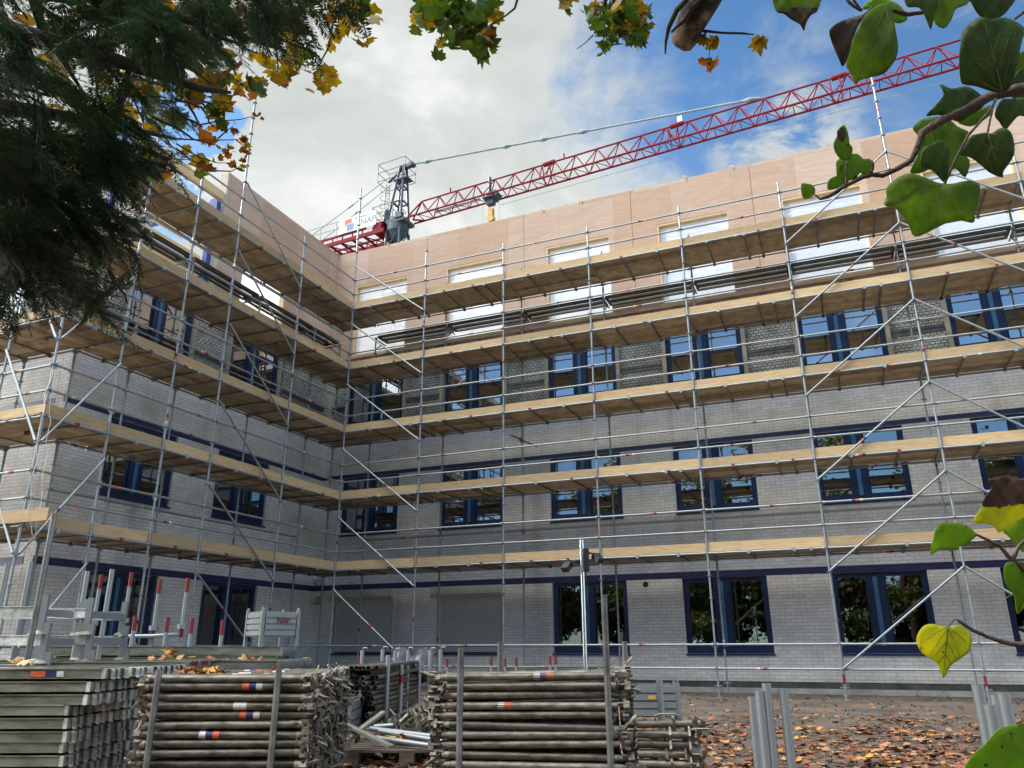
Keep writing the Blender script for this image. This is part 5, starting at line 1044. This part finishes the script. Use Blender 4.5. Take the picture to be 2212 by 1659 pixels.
for pl_ in ([(380, 300), (450, 303), (505, 302), (530, 298)], [(380, 310), (430, 340), (470, 352), (510, 352)], [(380, 320), (420, 350), (437, 356)], [(440, 368), (500, 370), (525, 356)], [(430, 270), (470, 262), (520, 258), (560, 247)], [(470, 300), (490, 282), (505, 272)], [(510, 302), (522, 312), (527, 330)]):
    q = [lc(mp1, RP(u, v, 5.6)) for u, v in pl_]; mb.path(q, [0.006-0.0045*i/(len(q)-1) for i in range(len(q))], 5)
    tips += [RP(pl_[-1][0]+random.gauss(0, 6), pl_[-1][1]+random.gauss(0, 6), 5.6) for _ in range(3)]
tips += [RP(u, v, 5.6) for u, v in ((460, 345), (475, 340), (470, 318), (487, 330), (498, 322), (505, 328), (567, 255), (535, 315), (525, 360), (518, 365), (493, 337))]
mb.build('bare_twig', M['twig'], mp1); [leafobj_cloud('leaf', [tuple(lc(mp1, p))], 0.05, [B_, Y_], [0.6, 0.4], mp1, 100+i) for i, p in enumerate(tips)]
mp2 = thing('maple_tree', 'maple whose green and yellow leaf clusters hang into the top centre of the sky', 'tree', (16.5, -24.5, 0), 0, 'maple trees overhanging the yard')
mb = MB(); limb(mb, (0, 0, 0), (-0.8, 1.5, 8.0), 0.24, 0.10, 10, 0.02)
for uv in ((950, -120), (1150, -90), (1330, -110), (1500, -150)): limb(mb, (-0.7, 1.4, 7.2), lc(mp2, RP(*uv, 6.6)), 0.06, 0.015, 8, 0.04)
mb.build('trunk', M['bark'], mp2)
wspray(mp2, [(940, 20, 25, 16, 38), (985, 30, 25, 20, 42), (1010, 55, 23, 21, 38), (1035, 88, 13, 17, 24), (1052, 22, 12, 16, 18), (985, 68, 13, 18, 16), (910, 50, 5, 5, 1), (903, 57, 5, 6, 2), (945, 105, 3, 8, 2), (990, 85, 10, 14, 6)], 6.5, 0.128, [G_, Y_, B_], [0.78, 0.14, 0.08], (990, -50), 16)
wspray(mp2, [(1218, 3, 10, 4, 3), (1226, 28, 6, 6, 2)], 6.5, 0.13, [Y_, G_], [0.7, 0.3], (1215, -40), 17)
wspray(mp2, [(1300, 25, 15, 12, 16), (1335, 35, 22, 17, 34), (1365, 45, 18, 22, 30), (1380, 65, 11, 14, 16), (1305, 60, 14, 12, 7), (1300, 100, 10, 10, 5), (1335, 75, 16, 12, 8)], 6.5, 0.122, [G_, Y_, B_], [0.74, 0.17, 0.09], (1320, -50), 18)
mb = MB(); mb.path([lc(mp2, RP(u, v, 6.5)) for u, v in ((1120, -10), (1112, 18), (1092, 34), (1062, 52))], [0.012, 0.009, 0.007, 0.005], 6); mb.path([lc(mp2, RP(u, v, 6.5)) for u, v in ((1282, 75), (1265, 92), (1246, 106))], [0.006, 0.004, 0.003], 5); mb.path([lc(mp2, RP(u, v, 6.5)) for u, v in ((1325, -20), (1300, 60), (1285, 80))], 0.005, 5); mb.build('bare_twig', M['twig'], mp2)
# broken limb at the top
mp3 = thing('maple_tree', 'tree whose thick broken limb with flaking bark reaches down at the top', 'tree', (17.5, -22.0, 0), 0, 'maple trees overhanging the yard')
mb = MB(); q = [lc(mp3, RP(u, v, 5.0)) for u, v in ((1620, -230), (1560, -90), (1518, 0), (1490, 55), (1478, 85), (1471, 100), (1468, 106))]; mb.path(q, [0.15, 0.115, 0.098, 0.083, 0.076, 0.062, 0.03], 14); mb.build('broken_limb', M['bark_light'], mp3)
mb = MB(); limb(mb, (0, 0, 0), (0.2, 0.8, 7.4), 0.26, 0.14, 10, 0.02); limb(mb, (0.2, 0.8, 7.4), q[0], 0.15, 0.15, 6, 0.02); mb.build('trunk', M['bark'], mp3)
mb = MB(); mb.path([lc(mp3, RP(u, v, 4.9)) for u, v in ((1490, -10), (1462, 22), (1444, 60), (1438, 90), (1437, 117))], [0.016, 0.016, 0.014, 0.009, 0.004], 7); mb.path([lc(mp3, RP(u, v, 4.9)) for u, v in ((1520, -12), (1495, 20), (1478, 45), (1460, 60), (1450, 70))], [0.012, 0.012, 0.012, 0.008, 0.006], 7); mb.path([lc(mp3, RP(u, v, 5)) for u, v in ((1505, 65), (1560, 71), (1605, 72), (1630, 75))], [0.010, 0.007, 0.007, 0.003], 6); mb.path([lc(mp3, RP(u, v, 5)) for u, v in ((1506, 70), (1525, 83), (1535, 90), (1531, 125))], [0.009, 0.006, 0.004, 0.002], 6); mb.build('twig', M['bark'], mp3)
for i, (u, v) in enumerate(((1640, 85), (1643, 95), (1545, 96), (1538, 94), (1516, 88), (1528, 132), (1540, 140), (1533, 147))): leafobj_cloud('leaf', [tuple(lc(mp3, RP(u, v, 5.0)))], 0.085, [Y_, G_, B_], [0.5, 0.25, 0.25], mp3, 200+i)
# ------------------------------------------------------------------ yew
def yew_template(seed):
    r = np.random.default_rng(seed); V = []; Fq = []; o = 0
    Ls = r.uniform(0.20, 0.34); ns = 30
    def needles(p0, d, L_, nn, up):
        nonlocal o
        side_ = np.cross(d, up); side_ /= np.linalg.norm(side_)+1e-9
        t = np.linspace(0.05, 1, nn)
        for s in (-1, 1):
            ln = 0.024*(1-0.45*t**3)*r.uniform(0.75, 1.1, nn)
            base = p0+d*(t*L_)[:, None]; dirn = side_*s*0.88+d*0.42+r.normal(0, 0.13, (nn, 3)); dirn /= np.linalg.norm(dirn, axis=1)[:, None]
            wv = np.cross(dirn, up); wv /= np.linalg.norm(wv, axis=1)[:, None]+1e-9; wv *= 0.0021
            q = np.stack([base-wv*0.5, base+dirn*ln[:, None]*0.55-wv, base+dirn*ln[:, None], base+dirn*ln[:, None]*0.55+wv], 1)
            V.append(q.reshape(-1, 3)); Fq.append(np.arange(nn*4).reshape(-1, 4)+o); o += nn*4
        w = np.cross(d, up); w /= np.linalg.norm(w)+1e-9; w = w*0.0012; V.append(np.array([p0-w, p0+w, p0+d*L_+w*0.3, p0+d*L_-w*0.3])); Fq.append(np.arange(4)[None]+o); o += 4
    up = np.array([0, 0, 1.0]); p = np.zeros(3); d = np.array([1.0, 0, 0]); seg = Ls/ns; k = 0
    while k < ns:
        d2 = d+np.array([0, 0, -0.035]); d = d2/np.linalg.norm(d2); needles(p, d, seg, 3, up)
        if k % 2 == 0 and k > 2:
            s = -1 if (k//2) % 2 else 1; a = R(r.uniform(38, 62)); sd = d*math.cos(a)+np.cross(up, d)*s*math.sin(a)+np.array([0, 0, r.uniform(-0.35, 0.1)]); sd /= np.linalg.norm(sd)
            L2 = (1-k/ns)*0.115+r.uniform(0.025, 0.055); needles(p, sd, L2, int(L2/0.0042), up)
        p = p+d*seg; k += 1
    return np.concatenate(V), np.concatenate(Fq)
TPL = [yew_template(s) for s in range(5)]
poly = [(-60, -60), (760, -60), (705, 50), (670, 95), (640, 130), (575, 150), (540, 165), (520, 188), (500, 205), (470, 230), (452, 262), (420, 290), (395, 325), (390, 370), (402, 405), (395, 440), (350, 470), (375, 512), (330, 520), (300, 560), (280, 610), (245, 680), (190, 715), (130, 715), (60, 730), (20, 740), (-60, 740)]
def inside3(u, v): return all(inside(u+p, v+q) for p, q in ((0, 0), (60, 20), (45, 60), (0, 85), (70, -10)))
def inside(u, v):
    c = False; j = len(poly)-1
    for i in range(len(poly)):
        (xi, yi), (xj, yj) = poly[i], poly[j]
        if (yi > v) != (yj > v) and u < (xj-xi)*(v-yi)/(yj-yi)+xi: c = not c
        j = i
    return c
yewL = Vector((5.9, -17.9, 0)); yew = thing('yew_tree', 'dark green yew with drooping needle sprays filling the top left corner', 'tree', yewL)
rr = random.Random(9); VV = []; FF = []; o_ = 0; cnt = 0
mbl = MB(); trunk_top = RP(-700, -150, 4.2)-yewL
bl = [[(-400, -60), (0, 60), (250, 130), (430, 190), (500, 200)], [(-400, 200), (0, 230), (200, 260), (380, 300)], [(-400, 380), (0, 380), (180, 470), (330, 520)], [(-400, -200), (100, -20), (400, 40), (620, 110)], [(-400, 500), (0, 540), (120, 600), (230, 640)], [(-300, -250), (60, -60), (90, 60), (180, 200)], [(-200, -300), (300, -100), (330, 40), (250, 240), (240, 330)]]
for i, pts in enumerate(bl):
    dd = 2.9+0.25*(i % 3); q = [trunk_top]+[RP(u, v, dd+(0.9 if k == 0 else 0))-yewL for k, (u, v) in enumerate(pts)]; m_ = len(q); mbl.path(q, [0.05-0.045*k/(m_-1) for k in range(m_)], 7)
for k in range(70):
    u = rr.uniform(-50, 600); v = rr.uniform(-50, 620)
    if inside(u, v) and inside(u+40, v+30): d_ = rr.uniform(2.4, 3.4); q0 = RP(u, v, d_)-yewL; q1 = RP(u+rr.uniform(30, 120), v+rr.uniform(10, 90), d_)-yewL; limb(mbl, q0, q1, 0.006, 0.002, 4, 0.06, rr)
while cnt < 400:
    u = rr.uniform(-60, 700); v = rr.uniform(-60, 715)
    if not inside3(u, v): continue
    hole = (math.sin(u*0.045+1)*math.sin(v*0.06+2)+0.5*math.sin(u*0.021+v*0.033)) 
    upper = v < 260 and u < 560
    if upper and rr.random() < (0.94 if hole > 0.0 else 0.60): continue
    if not upper and rr.random() < (0.75 if hole > 0.5 else 0.15): continue
    dist = rr.uniform(2.0, 3.7); tp, fq = TPL[rr.randrange(5)]
    az = rr.gauss(0.1, 0.8); dx = Rv*math.cos(az)-fh*math.sin(az)+Vector((0, 0, rr.uniform(-0.7, 0.15))); dx.normalize(); upv = Vector((rr.gauss(0, 0.35), rr.gauss(0, 0.35), 1)); dy = upv.cross(dx).normalized(); dz = dx.cross(dy)
    s = rr.uniform(0.6, 0.95); c = RP(u, v, dist)-yewL-dx*0.15*s
    Mx = np.array([[dx.x, dy.x, dz.x], [dx.y, dy.y, dz.y], [dx.z, dy.z, dz.z]])*s
    VV.append(tp@Mx.T+np.array(c)); FF.append(fq+o_); o_ += len(tp); cnt += 1
inst('foliage', npmesh('foliage', np.concatenate(VV), np.concatenate(FF), [M['yew']]), yew)
mbl.build('branch', M['bark'], yew); mb = MB(); limb(mb, (0, 0, 0), trunk_top, 0.16, 0.07, 9, 0.02); mb.build('trunk', M['bark'], yew)
# ------------------------------------------------------------------ near branch with large leaves
def near_leaf_mat(name, g1, g2, br=None, trans=0.35):
    m = leaf_mat(name, g1, g2, trans, 16, 0.6, contrast=(0.3, 0.7)); t = m.node_tree; n = t.nodes; l = t.links; b = n['Principled BSDF']
    src = b.inputs['Base Color'].links[0].from_socket; co = n.new('ShaderNodeTexCoord'); tx = n.new('ShaderNodeTexNoise'); tx.inputs['Scale'].default_value = 130; tx.inputs['Detail'].default_value = 2; l.new(co.outputs['Object'], tx.inputs[0])
    r = n.new('ShaderNodeMapRange'); l.new(tx.outputs[0], r.inputs[0]); r.inputs[1].default_value = 0.69; r.inputs[2].default_value = 0.73; mm = n.new('ShaderNodeMix'); mm.data_type = 'RGBA'; l.new(r.outputs[0], mm.inputs[0]); l.new(src, mm.inputs[6]); mm.inputs[7].default_value = (0.05, 0.03, 0.012, 1)
    hs = n['Hue/Saturation/Value'] if 'Hue/Saturation/Value' in n else [q for q in n if q.type == 'HUE_SAT'][0]
    l.new(mm.outputs[2], b.inputs['Base Color']); l.new(mm.outputs[2], hs.inputs['Color']); hs.inputs['Value'].default_value = 2.1; return m
NG = near_leaf_mat('large leaf green', (0.16, 0.23, 0.022), (0.055, 0.105, 0.012), trans=0.5); ND = near_leaf_mat('large leaf dark green', (0.075, 0.125, 0.018), (0.026, 0.055, 0.010), trans=0.42)
NY = near_leaf_mat('large leaf yellow', (0.46, 0.42, 0.025), (0.24, 0.30, 0.02), trans=0.5); NL = near_leaf_mat('large leaf light green', (0.19, 0.29, 0.02), (0.10, 0.18, 0.015), trans=0.5)
NB = near_leaf_mat('large leaf decayed brown', (0.085, 0.035, 0.018), (0.03, 0.014, 0.008), trans=0.1); NV = mat('leaf vein', (0.12, 0.16, 0.03), 0.7)
def near_leaf(parent, outl, dist, m, brown=None, fold=0.12, tilt=(0, 0), scale=1.0, conv=None, lab=None, vein=None):
    pts = [Vector(((1474.67+x/3), y/3)) for x, y in outl] if conv is None else [Vector(conv(x, y)) for x, y in outl]
    n = len(pts); c = sum(pts, Vector((0, 0)))/n; ext = max((p-c).length for p in pts)
    sm = []       # rounded outline
    for i in range(n):
        p0, p1, p2, p3 = pts[i-1], pts[i], pts[(i+1) % n], pts[(i+2) % n]
        for t in (0, 0.33, 0.66): sm.append(0.5*((2*p1)+(-p0+p2)*t+(2*p0-5*p1+4*p2-p3)*t*t+(-p0+3*p1-3*p2+p3)*t**3))
    N_ = len(sm); inner = []
    step = ext/(16 if brown else 8); x0, x1 = min(p.x for p in sm), max(p.x for p in sm); y0, y1 = min(p.y for p in sm), max(p.y for p in sm)
    yy = y0
    while yy < y1:
        xx = x0
        while xx < x1:
            q = Vector((xx+random.uniform(-1, 1), yy+random.uniform(-1, 1))); cc = False; j = N_-1
            for i in range(N_):
                if (sm[i].y > q.y) != (sm[j].y > q.y) and q.x < (sm[j].x-sm[i].x)*(q.y-sm[i].y)/(sm[j].y-sm[i].y)+sm[i].x: cc = not cc
                j = i
            if cc and min((q-s).length for s in sm) > step*0.5: inner.append(q)
            xx += step
        yy += step
    V, E, F, *_ = delaunay_2d_cdt(sm+inner, [(i, (i+1) % N_) for i in range(N_)], [list(range(N_))], 1, 1e-4)
    k = dist/FPX
    out_ = []
    for p in V:
        r = (p-c); h = ext*(fold*(abs(r.x*0.8+r.y*0.3)/ext)-0.10*(r.length/ext)**2+0.03*math.sin(r.x/ext*7+r.y/ext*5)+0.018*math.sin(r.x/ext*17+3)*math.cos(r.y/ext*13))+tilt[0]*r.x+tilt[1]*r.y
        d = ray(p.x, p.y); out_.append(CAM+d*(dist-h*k))
    org = Vector(parent.location); mb = MB(); mb.add([p-org for p in out_], [tuple(f) for f in F], 0, True)
    if brown:
        for i, f in enumerate(F):
            q = sum((V[j] for j in f), Vector((0, 0)))/len(f); mb.m[i] = 1 if brown(q.x, q.y) else 0
    o = mb.build('leaf', [m, NB], parent); so = o.modifiers.new('thickness', 'SOLIDIFY'); so.thickness = 0.0006
    if lab: o['label'] = lab
    if vein:
        vein = [vein[0], vein[-1]]
        vv = [Vector((1474.67+x/3, y/3)) if conv is None else Vector(conv(x, y)) for x, y in vein]
        mv = MB(); q = []
        for i in range(5):
            p = vv[0].lerp(vv[-1], i/4); r = (p-c); h = ext*(fold*(abs(r.x*0.8+r.y*0.3)/ext)-0.10*(r.length/ext)**2+0.03*math.sin(r.x/ext*7+r.y/ext*5))+tilt[0]*r.x+tilt[1]*r.y; q.append(CAM+ray(p.x, p.y)*(dist-h*k-0.001)-org)
        mv.path(q, [0.0008-0.0006*i/4 for i in range(5)], 5); ax = (vv[-1]-vv[0])
        for sgn in (-1, 1):
            for f0, ang, ln in ((0.0, 58, 0.62), (0.02, 30, 0.78), (0.3, 36, 0.45), (0.55, 34, 0.30)):
                ca, sa = math.cos(R(ang)*sgn), math.sin(R(ang)*sgn); dv = Vector((ax.x*ca-ax.y*sa, ax.x*sa+ax.y*ca)); q = []
                for i in range(5):
                    p = vv[0]+ax*f0+dv*ln*(i/4)+ax*0.10*(i/4)**2*ln; cc = False; j = N_-1
                    for i2 in range(N_):
                        if (sm[i2].y > p.y) != (sm[j].y > p.y) and p.x < (sm[j].x-sm[i2].x)*(p.y-sm[i2].y)/(sm[j].y-sm[i2].y)+sm[i2].x: cc = not cc
                        j = i2
                    if not cc and i: break
                    r = (p-c); h = ext*(fold*(abs(r.x*0.8+r.y*0.3)/ext)-0.10*(r.length/ext)**2+0.03*math.sin(r.x/ext*7+r.y/ext*5)+0.018*math.sin(r.x/ext*17+3)*math.cos(r.y/ext*13))+tilt[0]*r.x+tilt[1]*r.y; q.append(CAM+ray(p.x, p.y)*(dist-h*k-0.0006)-org)
                if len(q) > 2: mv.path(q, [0.0005-0.0003*i/4 for i in range(len(q))], 4)
        mv.build('veins', NV, o)
    return o
def wood(parent, pts, dist, conv=None, name='branch', m=None, kn=True):
    org = Vector(parent.location); P_ = []; rs = []
    cv = conv or (lambda x, y: (1474.67+x/3, y/3))
    for i in range(len(pts)-1):
        for t in (0, 0.25, 0.5, 0.75): 
            x = pts[i][0]+(pts[i+1][0]-pts[i][0])*t; y = pts[i][1]+(pts[i+1][1]-pts[i][1])*t; r = pts[i][2]+(pts[i+1][2]-pts[i][2])*t
            P_.append(CAM+ray(*cv(x+random.uniform(-2, 2), y+random.uniform(-2, 2)))*dist-org); rs.append(r/3*dist/FPX*random.uniform(0.9, 1.12))
    x, y, r = pts[-1]; P_.append(CAM+ray(*cv(x, y))*dist-org); rs.append(r/3*dist/FPX)
    mb = MB(); mb.path(P_, rs, 9); return mb.build(name, m or M['twig'], parent)
nb = thing('leafy_branch', 'near bough with large dark green and browning leaves crossing the top right corner', 'branch', RP(2500, 300, 0.95), 0, 'near branches with large leaves')
D0 = 0.92
near_leaf(nb, [(600, -30), (608, 75), (655, 90), (700, 125), (760, 160), (785, 200), (800, 150), (830, 100), (865, 80), (880, 50), (893, 10), (895, -30)], D0, NG, lambda u, v: v > 17 and (u-1474.67)*3 > 700-(v*3-40)*0.4 or v > 26, lab='leaf with brown rotted tip at the top')
near_leaf(nb, [(1230, 40), (1170, 90), (1110, 110), (1020, 140), (960, 180), (950, 220), (975, 300), (1010, 380), (1040, 430), (1090, 330), (1110, 240), (1150, 150)], D0-0.02, NB, lab='brown dead half of the large hanging leaf')
near_leaf(nb, [(1330, 15), (1240, 45), (1180, 100), (1140, 180), (1100, 260), (1085, 340), (1058, 420), (1090, 480), (1120, 545), (1150, 520), (1230, 500), (1300, 480), (1350, 430), (1385, 370), (1395, 300), (1380, 200), (1365, 100), (1350, 40)], D0-0.05, NG, fold=0.3, vein=[(1320, 30), (1130, 520)])
near_leaf(nb, [(1160, 60), (1200, 10), (1260, -20), (1360, 10), (1420, 50), (1455, 110), (1440, 140), (1380, 150), (1330, 90), (1250, 60)], D0+0.06, NL)
near_leaf(nb, [(1450, -30), (1455, 45), (1530, 50), (1570, 110), (1605, 190), (1625, 130), (1650, -30)], D0, ND); near_leaf(nb, [(1650, -30), (1625, 130), (1690, 185), (1740, 130), (1770, 60), (1840, 30), (1850, -30)], D0+0.02, NG)
near_leaf(nb, [(1855, -30), (1870, 20), (1920, 100), (1990, 130), (2060, 110), (2120, 50), (2145, -30)], D0-0.06, ND)
near_leaf(nb, [(1930, 112), (1860, 150), (1810, 210), (1800, 290), (1790, 380), (1800, 520), (1830, 550), (1900, 560), (1990, 590), (2060, 600), (2120, 570), (2150, 480), (2180, 350), (2200, 250), (2225, 200), (2170, 150), (2090, 115), (2000, 122)], D0-0.10, ND, vein=[(2070, 590), (1960, 150)])
near_leaf(nb, [(2120, 560), (2160, 480), (2200, 440), (2290, 430), (2290, 640), (2170, 690)], D0+0.04, ND); near_leaf(nb, [(2130, 400), (2170, 350), (2240, 330), (2240, 440), (2180, 480), (2130, 540)], D0+0.1, NG)
near_leaf(nb, [(1665, 545), (1690, 610), (1640, 680), (1575, 750), (1650, 745), (1710, 760), (1790, 790), (1860, 750), (1940, 700), (1960, 650), (1900, 590), (1830, 560), (1740, 575)], D0, ND)
near_leaf(nb, [(1780, 790), (1860, 740), (1940, 700), (2010, 680), (2000, 740), (1930, 790), (1860, 820)], D0+0.05, NG)
near_leaf(nb, [(2020, 740), (2060, 650), (2120, 640), (2250, 640), (2250, 760), (2180, 750), (2130, 800), (2090, 840), (2050, 790)], D0+0.03, ND)
near_leaf(nb, [(1900, 870), (1960, 860), (2000, 865), (2060, 830), (2120, 850), (2145, 920), (2145, 1010), (2080, 1110), (2070, 1150), (1990, 1120), (1920, 1060), (1860, 1020), (1790, 1000), (1830, 930), (1870, 880)], D0-0.03, ND, vein=[(1975, 862), (2060, 1140)])
near_leaf(nb, [(1490, 830), (1560, 770), (1700, 760), (1780, 820), (1860, 870), (1800, 980), (1860, 1040), (1830, 1150), (1760, 1090), (1700, 1170), (1640, 1130), (1600, 1100), (1550, 1120), (1475, 1120), (1500, 1050), (1530, 980), (1530, 890)], D0+0.05, NG)
near_leaf(nb, [(1660, 910), (1720, 940), (1735, 1000), (1720, 1040), (1725, 1110), (1690, 1180), (1640, 1120), (1600, 1090), (1550, 1090), (1540, 1020), (1560, 960), (1620, 930)], D0-0.05, ND)
near_leaf(nb, [(1690, 1190), (1750, 1190), (1850, 1170), (1915, 1190), (1925, 1240), (1910, 1330), (1890, 1370), (1895, 1420), (1875, 1445), (1800, 1430), (1750, 1440), (1700, 1450), (1620, 1490), (1505, 1535), (1460, 1450), (1420, 1390), (1370, 1350), (1305, 1330), (1320, 1280), (1320, 1220), (1380, 1160), (1470, 1125), (1570, 1150), (1640, 1180)], D0-0.06, NG, fold=0.2, lab='largest green lobed leaf, lowest of the bough', vein=[(1690, 1195), (1520, 1500)])
near_leaf(nb, [(1000, 1040), (1080, 1000), (1135, 1000), (1170, 1030), (1210, 1030), (1240, 1070), (1220, 1110), (1180, 1140), (1150, 1120), (1120, 1160), (1080, 1170), (1060, 1200), (1020, 1160), (1000, 1150), (995, 1090)], D0, NG, vein=[(1062, 1190), (1060, 1030)])
near_leaf(nb, [(1045, 810), (1075, 880), (1080, 930), (1100, 960), (1090, 1020), (1060, 1040), (1020, 1030), (985, 980), (978, 930), (1000, 880), (1000, 850)], D0-0.02, NG, lambda u, v: ((u-1474.67)*3-1028)**2/26**2+(v*3-875)**2/50**2 < 1, lab='upright small leaf with a brown patch')
near_leaf(nb, [(945, 1170), (1000, 1140), (1060, 1160), (1060, 1190), (1020, 1210), (990, 1225), (940, 1230)], D0+0.02, NG)
near_leaf(nb, [(768, 1195), (800, 1190), (840, 1200), (858, 1230), (850, 1260), (810, 1290), (775, 1275)], D0, NG, lab='small round leaf at the tip of the bough')
wood(nb, [(885, 1292, 7), (940, 1275, 13), (1060, 1200, 13), (1160, 1150, 14), (1230, 1130, 17), (1290, 1140, 15), (1400, 1090, 18), (1480, 1040, 18), (1525, 950, 20), (1555, 860, 24), (1700, 770, 28), (1850, 700, 30), (2000, 620, 32), (2212, 575, 38), (2420, 560, 44)], D0)
wood(nb, [(1698, 1190, 9), (1710, 1160, 9), (1770, 1030, 9), (1850, 880, 9), (1990, 720, 9), (2030, 640, 8)], D0-0.04, name='leaf_stalk'); wood(nb, [(1975, 860, 6), (1990, 790, 6), (2010, 700, 6)], D0-0.02, name='leaf_stalk'); wood(nb, [(1060, 1195, 5), (1062, 1120, 5), (1062, 1040, 4)], D0-0.01, name='leaf_stalk'); wood(nb, [(850, 1255, 4), (870, 1272, 5), (890, 1290, 5)], D0, name='leaf_stalk')
wood(nb, [(1060, 0, 10), (1110, 40, 9), (1160, 70, 10), (1100, -10, 8)], D0+0.02); wood(nb, [(1330, 60, 12), (1460, 95, 15), (1560, 80, 12), (1640, 60, 8)], D0+0.03); wood(nb, [(1220, 1120, 10), (1235, 1080, 9), (1225, 1040, 6)], D0-0.01, name='leaf_stalk'); wood(nb, [(1640, 930, 4), (1630, 880, 4), (1625, 850, 4)], D0, name='leaf_stalk'); wood(nb, [(2150, 125, 8), (2212, 75, 10), (2300, 20, 10)], D0)
nb2 = thing('leafy_branch', 'near twig with yellow green leaves, one rotted brown, at the lower right edge', 'branch', RP(2450, 1150, 0.85), 0, 'near branches with large leaves')
cv2 = lambda x, y: (1474.67+x/3, 1106+y/3); cv3 = lambda x, y: ((3700+x*332/790)/1.8228, (1850+y*332/790)/1.8228); D1 = 0.80
near_leaf(nb2, [(-60, 640), (-40, 560), (0, 500), (80, 495), (200, 500), (280, 540), (340, 600), (320, 640), (250, 690), (180, 720), (100, 755), (60, 735), (-20, 755), (-90, 790)], D1, NL, conv=cv3, fold=0.15)
near_leaf(nb2, [(310, 480), (370, 380), (395, 345), (400, 300), (440, 230), (490, 160), (460, 90), (560, 65), (640, 50), (700, 85), (820, 80), (900, 120), (900, 480), (790, 440), (690, 510), (590, 570), (540, 580), (510, 530), (430, 500), (360, 505)], D1-0.04, NY, lambda u, v: (v*1.8228-1850)*790/332 < 340+16*math.sin(u*0.065)+5*math.sin(u*0.21), conv=cv3, lab='yellow green leaf with its whole top rotted brown')
near_leaf(nb2, [(590, 570), (690, 510), (790, 430), (900, 430), (900, 760), (780, 770), (700, 690), (640, 620)], D1+0.04, NG, conv=cv3)
near_leaf(nb2, [(2085, 350), (2110, 325), (2212, 315), (2290, 330), (2290, 540), (2212, 580), (2180, 650), (2160, 640), (2150, 550), (2100, 480), (2080, 420)], D1, NG, conv=cv2, fold=0.3)
near_leaf(nb2, [(2090, 560), (2130, 540), (2150, 560), (2160, 640), (2180, 655), (2250, 560), (2200, 500), (2150, 520)], D1+0.03, NL, conv=cv2)
wood(nb2, [(340, 605, 9), (460, 660, 10), (560, 710, 12), (640, 810, 15), (680, 840, 20)], D1, conv=cv3, name='leaf_stalk'); wood(nb2, [(680, 840, 16), (740, 720, 12), (800, 660, 12)], D1, conv=cv3, name='leaf_stalk'); wood(nb2, [(2125, 290, 14), (2160, 330, 14), (2250, 400, 16), (2420, 420, 20)], D1, conv=cv2)
nb3 = thing('leafy_branch', 'bare brown twig end with a single yellow heart shaped leaf at the lower right', 'branch', RP(2450, 1420, 0.85), 0, 'near branches with large leaves')
near_leaf(nb3, [(1740, 740), (1790, 733), (1850, 770), (1873, 830), (1860, 900), (1800, 950), (1740, 990), (1710, 1045), (1687, 1075), (1665, 1020), (1640, 970), (1560, 920), (1520, 860), (1520, 800), (1560, 740), (1620, 725), (1700, 742)], D1, NY, conv=cv2, vein=[(1722, 742), (1688, 1065)], fold=0.25)
wood(nb3, [(1780, 698, 12), (1850, 750, 11), (1980, 810, 13), (2100, 850, 16), (2212, 860, 18), (2420, 900, 22)], D1, conv=cv2); wood(nb3, [(1725, 742, 4), (1745, 715, 4), (1765, 695, 4), (1785, 700, 5)], D1-0.003, conv=cv2, name='leaf_stalk')
nb4 = thing('leafy_branch', 'single large out of focus green leaf in the bottom right corner', 'branch', RP(2500, 1600, 0.7), 0, 'near branches with large leaves')
near_leaf(nb4, [(1800, 1720), (1825, 1655), (1880, 1570), (1960, 1500), (2040, 1410), (2110, 1385), (2160, 1365), (2212, 1380), (2320, 1420), (2380, 1550), (2350, 1720), (2100, 1800)], 0.6, NL, conv=cv2); wood(nb4, [(2160, 1370, 6), (2260, 1330, 8), (2420, 1320, 12)], 0.6, conv=cv2, name='leaf_stalk')
